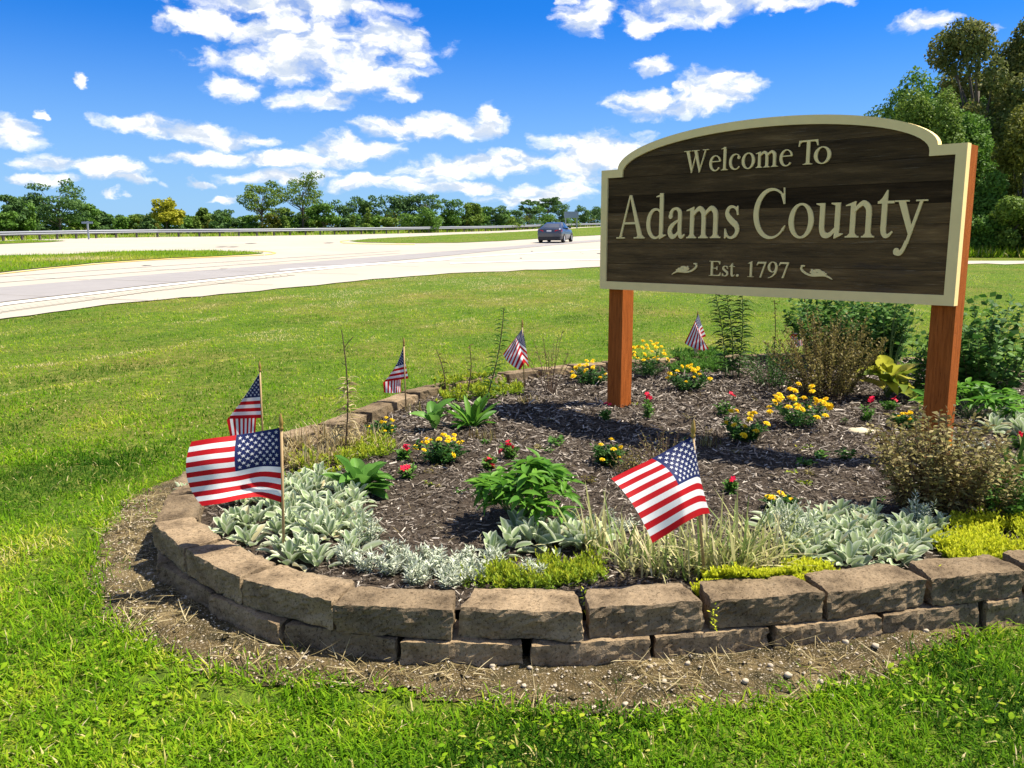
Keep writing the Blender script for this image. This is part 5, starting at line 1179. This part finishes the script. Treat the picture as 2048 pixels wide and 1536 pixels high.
# ---- big-leaved plants, leaf by leaf
def leafy(name, label, cx, by, leaves, mesh_list, mat):
    b = B(cx, by); root = thing(name, label, 'plant', b)
    for m_ in mesh_list:
        if not m_.materials: m_.materials.append(mat)
    for (az, el, L, r_, z) in leaves: put_leaf(mesh_list[rng.integers(len(mesh_list))], root, (r_ * math.cos(az), r_ * math.sin(az), z), az, el, L, rng.normal(0, .25))
    return root
BRD = [leaf_mesh('broad_leaf', .50, 'round', .4, .5, 8, 4, .02), leaf_mesh('broad_leaf', .56, 'round', .3, .95, 8, 4, .02)]
leafy('broad_leaf_plant', 'clump of broad glossy green leaves between lambs ear and the mulch', 722, 990, [(i * 2.4 + rng.normal(0, .2), R(rng.uniform(35, 88) if i > 9 else rng.uniform(5, 55)), rng.uniform(.10, .19), rng.uniform(.01, .06), rng.uniform(.01, .10)) for i in range(28)], BRD, MF['broad'])
leafy('broad_leaf_plant', 'upright plant with folded round leaves before the rear left wall', 868, 862, [(i * 2.4, R(rng.uniform(45, 80)), rng.uniform(.11, .19), .015, .01 + .012 * i) for i in range(9)], BRD, MF['broad'])
BAS = [leaf_mesh('basal_leaf', .20, 'oblance', .35, .35, 8, 2), leaf_mesh('basal_leaf', .17, 'oblance', .3, .8, 8, 2)]
leafy('basal_rosette', 'rosette of narrow upright green leaves at the left edge of the sign shadow', 945, 856, [(i * 2.4, R(rng.uniform(25, 80)), rng.uniform(.14, .27), .02, .01) for i in range(34)], BAS, MF['peony'])
HOS = [leaf_mesh('hosta_leaf', .66, 'ovate', .35, .9, 8, 6, .03), leaf_mesh('hosta_leaf', .58, 'ovate', .3, 1.25, 8, 6, .035)]
hosta = leafy('hosta', 'yellowing hosta with large ribbed leaves and tall bare flower stalks under the board', 1775, 800, [(i * 2.4 + rng.normal(0, .2), R(rng.uniform(5, 70)), rng.uniform(.17, .29), .05, .06 + .20 * rng.random()) for i in range(24)], HOS, MF['hosta'])
mb = MB()
for i in range(18):
    a = i * 2.4; mb.tube([(0, 0, 0), (.04 * math.cos(a), .04 * math.sin(a), .1), (.05 * math.cos(a), .05 * math.sin(a), .2)], .004, 4, cap=False)
for i in range(6):
    a = rng.uniform(0, 6.28); q = rng.uniform(.05, .25); h_ = rng.uniform(.7, .95); mb.tube([(0, 0, 0), (q * .4 * math.cos(a), q * .3, h_ * .5), (q * math.cos(a), q * .4, h_)], [.004, .0035, .002], 5)
mb.build('flower_stalks', M_STEMG, hosta)
PEO = [leaf_mesh('peony_leaflet', .36, 'lance', .3, .45, 5, 2), leaf_mesh('peony_leaflet', .30, 'lance', .4, .7, 5, 2)]
for m_ in PEO: m_.materials.append(MF['peony'])
def peony(label, cx, by, W_, Hh, m, L=.085, mat=None):
    b = B(cx, by); root = thing('peony', label, 'plant', b); sm, lv, tips = stemmy(m, Hh, W_, 0, 0, 0, r0=.2, hvar=.45, rad=.003); sm.build('stems', M_STEMG, root)
    for tp in tips:
        ax = math.atan2(tp[1], tp[0]) + rng.normal(0, .4)
        for k_ in range(7):
            az = ax + (k_ - 3) * .55 + rng.normal(0, .15); put_leaf(PEO[rng.integers(2)], root, tp + np.array((0, 0, rng.normal(0, .012))), az, R(rng.normal(12, 16)), L * rng.uniform(.7, 1.2), rng.normal(0, .3))
peony('leafy bright green peony without blooms in the middle of the bed front', 1048, 1055, .225, .30, 58, .10)
peony('green peony foliage directly behind the right sign post', 1945, 838, .36, .26, 34, .12)
# ---- silver foliage
def tuft(name, label, cx, by, wpx, hpx, mk, m=22, lps=22, LL=.035, LW=.008, group=None, smat=None, el=.6, droop=.15, prof='lance', hvar=.4, segs=2, seed=0):
    b = B(cx, by); k = mpp(b[1]) * SH; sm, lv, _ = stemmy(m, hpx * k, wpx * k / 2, lps, LL, LW, .12, el, droop, r0=.4, prof=prof, hvar=hvar, segs=segs); return plant(name, label, b, sm, lv, smat or M_STEMG, MF[mk], group)
for (x, y) in [(735, 1140), (775, 1150), (810, 1145), (845, 1155), (880, 1150), (915, 1158), (950, 1160), (700, 1128), (790, 1125), (860, 1130), (930, 1135), (985, 1140), (830, 1168), (900, 1172), (1060, 1160)]:
    tuft('dusty_miller', 'low silvery white feathery plant between the two front lambs ear clumps', x, y, 66, 50, 'silver', 15, 22, .034, .0075, 'low silver plants behind the front wall')
tuft('artemisia', 'upright silver artemisia sprig rising at the lambs ear clump edge by the mulch', 738, 1095, 60, 76, 'silver', 9, 30, .03, .006); tuft('artemisia', 'tall grey-green artemisia stems rising through the right lambs ear clump', 1592, 1090, 110, 130, 'silver', 16, 34, .032, .006); tuft('artemisia', 'pale artemisia spire at the end of the right lambs ear clump', 1838, 1062, 70, 96, 'silver', 9, 36, .032, .006)
tuft('artemisia', 'low grey artemisia under the drooping flag', 1235, 1060, 90, 50, 'silver', 12, 22, .03, .006); tuft('silver_groundcover', 'low pale silver groundcover behind the brown seed plant', 1945, 900, 120, 26, 'silver', 20, 16, .03, .012)
# ---- stonecrop mats
def mat_sedum(name, label, poly, n, mk, h=.03, LL=.012, LW=.0078, per=13, zoff=None):
    LL *= 1.25; LW *= 1.15
    A = np.array([G(x, y, ZM)[:2] for x, y in poly]); x = rng.uniform(A[:, 0].min(), A[:, 0].max(), n * 4); y = rng.uniform(A[:, 1].min(), A[:, 1].max(), n * 4); jj = .26 * (fbm(x, y, 7, 12) - .5) * 2; k = inpoly(x + jj, y + jj * .6, A) & (fbm(x, y, 9, 31) > .36); x, y = x[k][:n], y[k][:n]; n = len(x)
    onw = ~inpoly(x, y, outset(-.19)) ; z = np.where(onw, ZT + .002, mulch_z(x, y)); hh = h * rng.uniform(.5, 1.2, n) * np.where(onw, .6, 1.) * (.25 + 1.6 * vnoise(x, y, 13, 2)); tl = rng.random((n, per)); az = rng.uniform(0, 6.28, (n, per))
    lean = rng.normal(0, .35, (n, 2)); P = np.stack([x[:, None] + lean[:, :1] * hh[:, None] * tl, y[:, None] + lean[:, 1:] * hh[:, None] * tl, z[:, None] + hh[:, None] * tl], -1).reshape(-1, 3); D = angdir(az, .25 + tl * .9).reshape(-1, 3)
    t = np.clip(.25 * np.repeat(rng.random(n), per) + .55 * tl.ravel() + .2 * rng.random(n * per) - .05, 0, 1); N_ = len(P)
    V, Q, tt = strips(P, D, np.tile([0, 0, 1.], (N_, 1)) + rng.normal(0, .2, (N_, 3)), LL * rng.uniform(.7, 1.3, N_), LW, 2, .0, 'leaf', t); tag(obj(name, mesh_np(name, V, Q, t=tt), MF[mk]), label, 'groundcover', kind='stuff')
mat_sedum('stonecrop_mat', 'bright yellow-green stonecrop mat spilling over the wall beside the lambs ear', [(1885, 1060), (1960, 1045), (2100, 1040), (2100, 1120), (2000, 1130), (1900, 1122), (1868, 1100)], 2600, 'yellowgreen', .055)
mat_sedum('stonecrop_mat', 'yellow-green stonecrop mat creeping over the wall top below the drooping flag', [(1385, 1178), (1400, 1155), (1480, 1145), (1580, 1140), (1660, 1150), (1655, 1172), (1560, 1186), (1450, 1197)], 1500, 'yellowgreen', .035)
mat_sedum('stonecrop_mat', 'green and yellow stonecrop tufts behind the front wall below the lambs ear and peony', [(915, 1185), (930, 1160), (1010, 1140), (1100, 1130), (1190, 1140), (1215, 1175), (1150, 1182), (1050, 1180)], 620, 'sedum', .055, .015, .006)
mat_sedum('stonecrop_mat', 'pale green stonecrop mat at the rear wall by the garden light', [(1335, 745), (1350, 722), (1400, 716), (1450, 722), (1455, 742), (1400, 748)], 900, 'green', .06, .022, .010)
mat_sedum('stonecrop_mat', 'brownish low groundcover at the rear wall by the tall weed stalk', [(850, 800), (880, 778), (960, 768), (1040, 770), (1050, 790), (960, 800), (890, 812)], 420, 'sedum', .06, .026, .012)
mat_sedum('stonecrop_mat', 'yellow and green low weeds beneath the dry grass behind the lambs ear clump', [(580, 960), (600, 915), (680, 890), (770, 880), (790, 905), (720, 930), (640, 960)], 420, 'sedum', .05, .02, .008)
for (x, y, w_, lb) in [(1427, 1228, 12, 'front joint below the drooping flag'), (1866, 1148, 10, 'joint beside the right lambs ear clump'), (1168, 1196, 8, 'middle joint of the front wall')]:
    p = G(x, y - 22, ZT); n = 34; P = p[None] + np.stack([rng.normal(0, .006, n), rng.normal(-.008, .014, n), -rng.uniform(0, .09, n)], -1); V, Q, tt = strips(P, angdir(rng.uniform(0, 6.28, n), rng.normal(.1, .5, n)), np.tile([0, 0, 1.], (n, 1)) + rng.normal(0, .4, (n, 3)), rng.uniform(.008, .02, n), .006, 2, 0., 'leaf')
    tag(obj('stonecrop_sprig', mesh_np('stonecrop_sprig', V, Q, t=tt), MF['yellowgreen']), 'stonecrop sprig trailing down the ' + lb, 'plant', kind='stuff')
# ---- grasses in the bed
def bladeclump(name, label, cx, by, n, L, W_, mk, spread=.05, el=(1.0, .3), droop=.35, group=None, tm=None):
    b = B(cx, by); root = thing(name, label, 'plant', b, group=group); az = rng.uniform(0, 6.283, n); e = np.clip(rng.normal(el[0], el[1], n), .1, 1.54); D = angdir(az, e); Nn = np.cross(D, angdir(az + 1.57, az * 0)) + .01
    P = np.stack([rng.normal(0, spread, n), rng.normal(0, spread * .6, n), np.zeros(n)], -1); lv = strips(P, D, Nn, L * rng.uniform(.45, 1.15, n), W_ * rng.uniform(.6, 1.3, n), 6, droop * rng.uniform(.3, 1.6, n), 'blade', None if tm is None else np.clip(rng.normal(tm, .25, n), 0, 1))
    obj('blades', mesh_np('blades', lv[0], lv[1], t=lv[2]), MF[mk], root)
for (x, y, n, L) in [(1180, 1105, 26, .36), (1250, 1140, 34, .26), (1310, 1150, 40, .24), (1365, 1155, 34, .27), (1435, 1150, 46, .36), (1475, 1148, 50, .38), (1520, 1140, 40, .34), (1400, 1130, 36, .28), (1340, 1110, 24, .24), (1500, 1110, 30, .36), (1548, 1120, 24, .30), (1290, 1120, 26, .24), (1215, 1120, 20, .28)]: bladeclump('striped_grass', 'half-dry striped ornamental grass clump around the drooping flag', x, y, int(n * 1.15), L * 1.15, .010, 'striped', .04, (1.12, .28), .4, 'striped grass clumps at the front of the bed')
for (x, y, n, L) in [(600, 900, 34, .24), (640, 880, 34, .26), (690, 900, 36, .26), (735, 885, 30, .22), (570, 930, 26, .22), (660, 925, 30, .20), (770, 900, 20, .16), (615, 940, 30, .2)]: bladeclump('dry_grass', 'thin dry yellow grass clump between the limp flag and the rear left wall', x, y, n * 4, L, .007, 'dry', .05, (1.1, .3), .45, 'dry grass clumps by the rear left wall')
bladeclump('daylily', 'arching green strap-leaved daylily beside the brown seed plant', 2040, 950, 60, .46, .018, 'lily', .05, (.95, .3), .55, tm=.8); bladeclump('daylily', 'strap-leaved green plant at the bed edge in front of the daylily', 2060, 1010, 40, .36, .016, 'green', .05, (.95, .3), .5)
for (x, y, n, lb) in [(960, 880, 44, 'cut brown stubble in front of the narrow-leaved rosette'), (1055, 808, 40, 'cut brown stubble by the dry twigs at the rear wall'), (1408, 893, 34, 'cut brown stubble beside the sign shadow'), (835, 826, 26, 'cut brown stubble behind the round-leaved plant')]: bladeclump('cut_stubble', lb, x, y, n, .10, .007, 'bronze', .05, (1.25, .2), .02, 'cut stubble clumps in the mulch')
for i in range(46):
    x_, y_ = rng.uniform(820, 1900), rng.uniform(800, 1010)
    b = B(x_, y_)
    if not inpoly(np.array([b[0]]), np.array([b[1]]), outset(-.3))[0]: continue
    sm, lv, _ = stemmy(int(rng.integers(3, 7)), rng.uniform(.02, .07), rng.uniform(.03, .07), 6, rng.uniform(.02, .04), .010, .1, .4, .3); plant('small_weed', 'tiny scattered weed in the open mulch', b, sm, lv, M_STEMB, MF[['green', 'brownolive', 'sedum', 'bronze'][i % 4]], 'tiny weeds in the mulch')
# ---- shrubs and tall things
tuft('leafy_shrub', 'dense dark green leafy shrub at the rear of the bed under the board', 1690, 728, 250, 175, 'deep', 110, 40, .08, .045, None, M_STEMG, .3, .25, 'leaf'); tuft('leafy_shrub', 'second dark green shrub close to the hosta stalks', 1760, 735, 140, 160, 'deep', 60, 34, .075, .042, None, M_STEMG, .3, .25, 'leaf')
tuft('twiggy_shrub', 'brown-green fine-leaved twiggy shrub before the dark green shrub', 1650, 795, 240, 180, 'brownolive', 130, 46, .036, .016, None, M_STEMB, .6, .1, 'leaf'); tuft('twiggy_shrub', 'lower grey-green fine-leaved shrub beside the lily stalks', 1545, 775, 160, 105, 'marigold', 50, 34, .034, .012, None, M_STEMB, .6, .1, 'leaf')
tuft('round_leaf_shrub', 'open shrub with small round dark leaves behind the right sign post', 1965, 800, 230, 225, 'deep', 80, 34, .066, .056, None, M_STEMB, .35, .2, 'leaf', .45); tuft('round_leaf_shrub', 'low round-leaved shoots on the board side of the right sign post', 1835, 790, 90, 150, 'deep', 14, 22, .06, .048, None, M_STEMB, .35, .2, 'leaf', .45)
tuft('seed_plant', 'large bronze-brown gone-to-seed plant in front of the right sign post', 1862, 1030, 285, 240, 'bronze', 140, 34, .042, .017, None, M_STEMB, .35, .3, 'leaf', .30); tuft('seed_plant', 'second bronze gone-to-seed plant merging with green leaves beside it', 1960, 1040, 170, 170, 'bronze', 50, 30, .038, .015, None, M_STEMB, .35, .3, 'leaf', .30)
tuft('leafy_perennial', 'green narrow-leaved perennial beside the bronze seed plant', 2010, 1045, 150, 130, 'green', 34, 30, .055, .016, None, M_STEMG, .4, .35, 'lance')
tuft('dry_stalks', 'thin brown dry stalks with few leaves between sign shadow and drooping flag', 1330, 930, 150, 95, 'bronze', 46, 9, .022, .008, None, M_STEMB, .4, .1, 'leaf', .5); tuft('dry_stalks', 'thin dry brown weeds beside the small marigold', 1255, 945, 80, 60, 'brownolive', 22, 10, .024, .01, None, M_STEMB, .4, .1, 'leaf', .5)
YF = leafy('rudbeckia', 'yellow star-shaped blooms over the bronze plant at the right post foot', 1858, 915, [], [], None)
M_YP = foliage('yellow_ray_petal', [(0, (.75, .40, .01)), (1, (.85, .52, .02))], trans=.3); mbf = MB()
for k_ in range(10):
    a = 6.283 * k_ / 10; d = np.array((math.cos(a), math.sin(a), 0)); s_ = np.array((-d[1], d[0], 0)); mbf.add([d * .15, d * .6 + s_ * .15 - (0, 0, .05), d - (0, 0, .25), d * .6 - s_ * .15 - (0, 0, .05)], [(0, 1, 2, 3)], t=rng.random())
RAY = mbf.mesh('ray'); RAY.materials.append(M_YP); mb = MB(); kf = mpp(4.9)
for (dx, dz) in [(-20, 62), (2, 74), (-6, 66), (12, 60), (8, 50), (24, 44), (30, 38), (-48, 68), (-60, 62), (-70, 66), (-40, 56), (-75, 20)]:
    p = np.array((dx * kf, rng.normal(-.05, .03), dz * kf)); mb.tube([(dx * kf * .4, 0, 0), p * (1, 1, .6), p], .0022, 4, cap=False); o = obj('flower', RAY, None, YF); o.location = p; s_ = .024 * rng.uniform(.8, 1.2); o.scale = (s_,) * 3; o.rotation_euler = (rng.normal(.5, .4), rng.normal(0, .4), rng.uniform(0, 6))
mb.build('stems', M_STEMG, YF)
# lily stalks: tall straight stems with whorls of narrow leaves
def lily(cx, by, tx, ty, lps, LL, LW, mat, label, smat, start=.06, group=None, dead=False):
    b = B(cx, by); tp = AT(tx, ty, b[1]) - b; root = thing('lily_stalk', label, 'plant', b, group=group); tt = np.linspace(0, 1, 8); path = np.outer(tt, tp) + np.stack([.03 * np.sin(tt * 3), .02 * tt * 0, tt * 0], -1); mb = MB(); mb.tube(path, np.linspace(.0065, .003, 8), 5)
    if dead: mb.tube([path[-2], path[-2] + (.03, 0, .04), path[-2] + (.06, 0, .07)], .0025, 4); mb.tube([path[-3], path[-3] + (-.03, 0, .02)], .002, 4)
    mb.build('stem', smat, root); tl = start + (1 - start) * (np.arange(lps) + .5) / lps
    if dead: tl = start + .5 * (np.arange(lps) + .5) / lps
    P = np.stack([np.interp(tl, tt, path[:, i]) for i in range(3)], -1); az = np.arange(lps) * 2.4; D = angdir(az, rng.normal(.45, .15, lps)); lv = strips(P, D, np.tile([0, 0, .7], (lps, 1)) + rng.normal(0, .8, (lps, 3)), LL * rng.uniform(.75, 1.15, lps) * (1.15 - .5 * tl), LW, 4, .55, 'lance', np.clip(rng.normal(.45, .25, lps), 0, 1)); obj('leaves', mesh_np('leaves', lv[0], lv[1], t=lv[2]), mat, root)
LG = 'tall lily stalks under the board'
lily(1452, 758, 1424, 560, 150, .17, .020, MF['lily'], 'tall lily stalk with many narrow drooping leaves beside the limp flag', M_STEMG, group=LG); lily(1466, 756, 1449, 575, 120, .155, .018, MF['lily'], 'middle lily stalk with paler yellowing leaves', M_STEMG, group=LG); lily(1476, 757, 1482, 560, 150, .175, .020, MF['lily'], 'lily stalk nearest the dark shrub with long drooping leaves', M_STEMG, group=LG)
lily(690, 905, 682, 660, 90, .12, .010, MF['dry'], 'dead lily stem with a bare top and yellow leaves by the rear left wall', M_STEMB, .12, dead=True); lily(972, 800, 1007, 615, 90, .14, .012, MF['deep'], 'single leaning weed stalk with narrow dark leaves before the rear wall', M_STEMB); lily(1540, 760, 1548, 600, 50, .06, .012, MF['olive'] if 'olive' in MF else MF['brownolive'], 'thin leafy stalk between the lilies and the dark shrub', M_STEMB)
for (x, y, tx, ty, lb) in [(890, 790, 872, 700, 'wispy leafy stem leaning over the rear wall beside the limp flag'), (932, 795, 938, 690, 'wispy yellow-tipped stem before the rear wall')]: lily(x, y, tx, ty, 30, .09, .013, MF['brownolive'], lb, M_STEMB)
sm, lv, tips = stemmy(16, .62, .26, 10, .03, .012, .45, .5, .2, r0=.15, hvar=.4, rad=.0032); plant('twig_bush', 'nearly bare brown twigs with rusty seed heads beside the limp flag at the rear wall', B(1100, 790), sm, lv, M_STEMB, MF['bronze'])
tuft('leafy_shrub', 'green shrub at the far end of the bed beyond the bronze seed plants', 2250, 930, 170, 150, 'deep', 50, 30, .07, .04, None, M_STEMG, .3, .25, 'leaf'); bladeclump('daylily', 'daylily clump at the far end of the bed before the green shrub', 2190, 1010, 60, .42, .017, 'green', .06, (.95, .3), .5); marigold(2160, 880, 110, 70, 14, 'marigold clump at the far end of the bed beyond the sign post', .03)
# ---- stone, garden light, pebbles, straw
def rock(name, label, c, rx, ry, rz, mat, seed, group=None):
    mb = MB(); n1, n2 = 10, 6; V = []
    for i in range(n2 + 1):
        for j in range(n1):
            a, e = 6.283 * j / n1, math.pi * i / n2 - math.pi / 2; p = np.array((math.cos(e) * math.cos(a), math.cos(e) * math.sin(a), math.sin(e))); p = np.sign(p) * np.abs(p) ** .8; p *= 1 + .35 * mnoise.noise(Vector(p * 1.3 + seed)); V.append(p * (rx, ry, rz))
    Q = [(i * n1 + j, i * n1 + (j + 1) % n1, (i + 1) * n1 + (j + 1) % n1, (i + 1) * n1 + j) for i in range(n2) for j in range(n1)]; mb.add(V, Q); o = mb.build(name, mat, None, True, c); return tag(o, label, 'stone', group)
M_FLAT = plain('pale_stone', (.52, .45, .30), .85, var=.3, vscale=18, bmp=.4); M_PEB = plain('pebble', (.40, .34, .25), .9, var=.45, vscale=25)
b = B(1722, 866); rock('flat_stone', 'flat pale yellow stone lying in the mulch before the right sign post', b + (0, 0, .012), .10, .075, .022, M_FLAT, 4)
px_c = [(905, 1336), (1038, 1372), (1048, 1381), (1290, 1380), (1300, 1345), (1328, 1375), (1490, 1372), (1540, 1345), (1620, 1338), (1663, 1390), (1710, 1365), (1750, 1308), (1712, 1318), (1640, 1365), (1250, 1410), (1310, 1405), (1258, 1362), (1180, 1375), (1110, 1382), (1060, 1350), (985, 1345), (610, 1330), (440, 1235), (375, 1205), (345, 1180), (300, 1160), (1575, 1363), (1400, 1395), (1375, 1340), (1455, 1350), (1690, 1300), (1850, 1270), (1790, 1290)]
for i, (x, y) in enumerate(px_c):
    p = G(x, y, .012); s_ = rng.uniform(.007, .014); o = rock('pebble', 'small pale pebble on the bare soil before the wall', (p[0], p[1], float(soil_z(p[0], p[1])) + s_ * .3), s_, s_ * rng.uniform(.6, .9), s_ * .6, M_PEB, i * 1.7, 'pebbles on the bare soil'); o.rotation_euler = (0, 0, rng.uniform(0, 6))
b = B(1391, 722); sl = thing('garden_light', 'small black and cream solar garden light at the rear wall', 'light', b); M_BLK = plain('black_cap', (.012, .012, .012), .4); M_CRM = plain('cream_lens', (.62, .55, .38), .4)
mb = MB(); mb.lathe([(.006, 0), (.006, .06), (.028, .06), (.028, .085), (.0001, .085)], 10); mb.build('stake', M_BLK, sl); mb = MB(); mb.lathe([(.027, .0855), (.031, .155)], 12); mb.build('lens', M_CRM, sl); mb = MB(); mb.lathe([(.0001, .154), (.046, .155), (.046, .185), (.0001, .192)], 12); mb.build('cap', M_BLK, sl)
def litter():
    n = 14000; x = rng.uniform(-2.4, 2.6, n); y = 2.2 + 2.8 * rng.random(n); k = inpoly(x, y, SOIL) & ~inpoly(x, y, WALL_OUT); x, y = x[k], y[k]; k = (fbm(x, y, 5, 66) > .43); x, y = x[k], y[k]; n = len(x)
    az = rng.uniform(0, 6.28, n); D = angdir(az, np.abs(rng.normal(.08, .2, n))); Nn = np.tile([0, 0, 1.], (n, 1)) + rng.normal(0, .3, (n, 3)); V, Q, tt = strips(np.stack([x, y, soil_z(x, y) + rng.uniform(.003, .02, n)], -1), D, Nn, rng.uniform(.03, .13, n), rng.uniform(.0018, .004, n), 4, rng.normal(.05, .2, n), 'blade', rng.random(n))
    tag(obj('dead_grass', mesh_np('dead_grass', V, Q, t=tt), MF['dry']), 'dead straw and roots lying on the bare soil at the wall foot', 'straw', kind='stuff')
    n = 22000; x = rng.uniform(-2.4, 2.6, n); y = 2.2 + 2.6 * rng.random(n); k = inpoly(x, y, SOIL) & ~inpoly(x, y, WALL_OUT); x, y = x[k], y[k]; n = len(x); s_ = .0015 + .006 * rng.random(n) ** 2.5; P = np.stack([x, y, soil_z(x, y) + s_ * .4], -1)
    oc = np.array([(1, 0, 0), (0, 1, 0), (-1, 0, 0), (0, -1, 0), (0, 0, .7), (0, 0, -.7)], float); V = P[:, None] + oc[None] * s_[:, None, None] * rng.uniform(.7, 1.3, (n, 6, 1)); F_ = np.array([(0, 1, 4), (1, 2, 4), (2, 3, 4), (3, 0, 4), (1, 0, 5), (2, 1, 5), (3, 2, 5), (0, 3, 5)])
    tag(obj('gravel', mesh_np('gravel', V.reshape(-1, 3), None, (np.arange(n)[:, None, None] * 6 + F_[None]).reshape(-1, 3)), M_PEB), 'fine pale gravel scattered over the bare soil', 'gravel', kind='stuff')
litter()
def clods():
    n = 5200; x = rng.uniform(-2.4, 2.8, n); y = 2.2 + 2.8 * rng.random(n); k = inpoly(x, y, SOIL) & ~inpoly(x, y, WALL_OUT) & (fbm(x, y, 3.5, 44) > .40); x, y = x[k], y[k]; n = len(x); s_ = .003 + .013 * rng.random(n) ** 3; P = np.stack([x, y, soil_z(x, y) + s_ * .25], -1)
    oc = np.array([(1, 0, 0), (0, 1, 0), (-1, 0, 0), (0, -1, 0), (0, 0, .7), (0, 0, -.7)], float); V = P[:, None] + oc[None] * s_[:, None, None] * rng.uniform(.6, 1.4, (n, 6, 1)); F_ = np.array([(0, 1, 4), (1, 2, 4), (2, 3, 4), (3, 0, 4), (1, 0, 5), (2, 1, 5), (3, 2, 5), (0, 3, 5)])
    tag(obj('soil_clods', mesh_np('soil_clods', V.reshape(-1, 3), None, (np.arange(n)[:, None, None] * 6 + F_[None]).reshape(-1, 3)), M_SOIL), 'dark crumbs of soil scattered over the bare strip', 'soil', kind='stuff')
clods()
def bed_straw():
    n = 900; x = rng.uniform(-1.8, 4, n); y = 3.3 + 6 * rng.random(n); k = inpoly(x, y, BED_IN); x, y = x[k], y[k]; n = len(x); az = rng.uniform(0, 6.28, n); D = angdir(az, np.abs(rng.normal(.1, .2, n)))
    V, Q, tt = strips(np.stack([x, y, mulch_z(x, y) + .012], -1), D, np.tile([0, 0, 1.], (n, 1)), rng.uniform(.03, .10, n), rng.uniform(.0012, .003, n), 3, .05, 'blade', rng.random(n)); tag(obj('bed_litter', mesh_np('bed_litter', V, Q, t=tt), MF['dry']), 'dry stems and straw scattered over the mulch', 'straw', kind='stuff')
bed_straw()
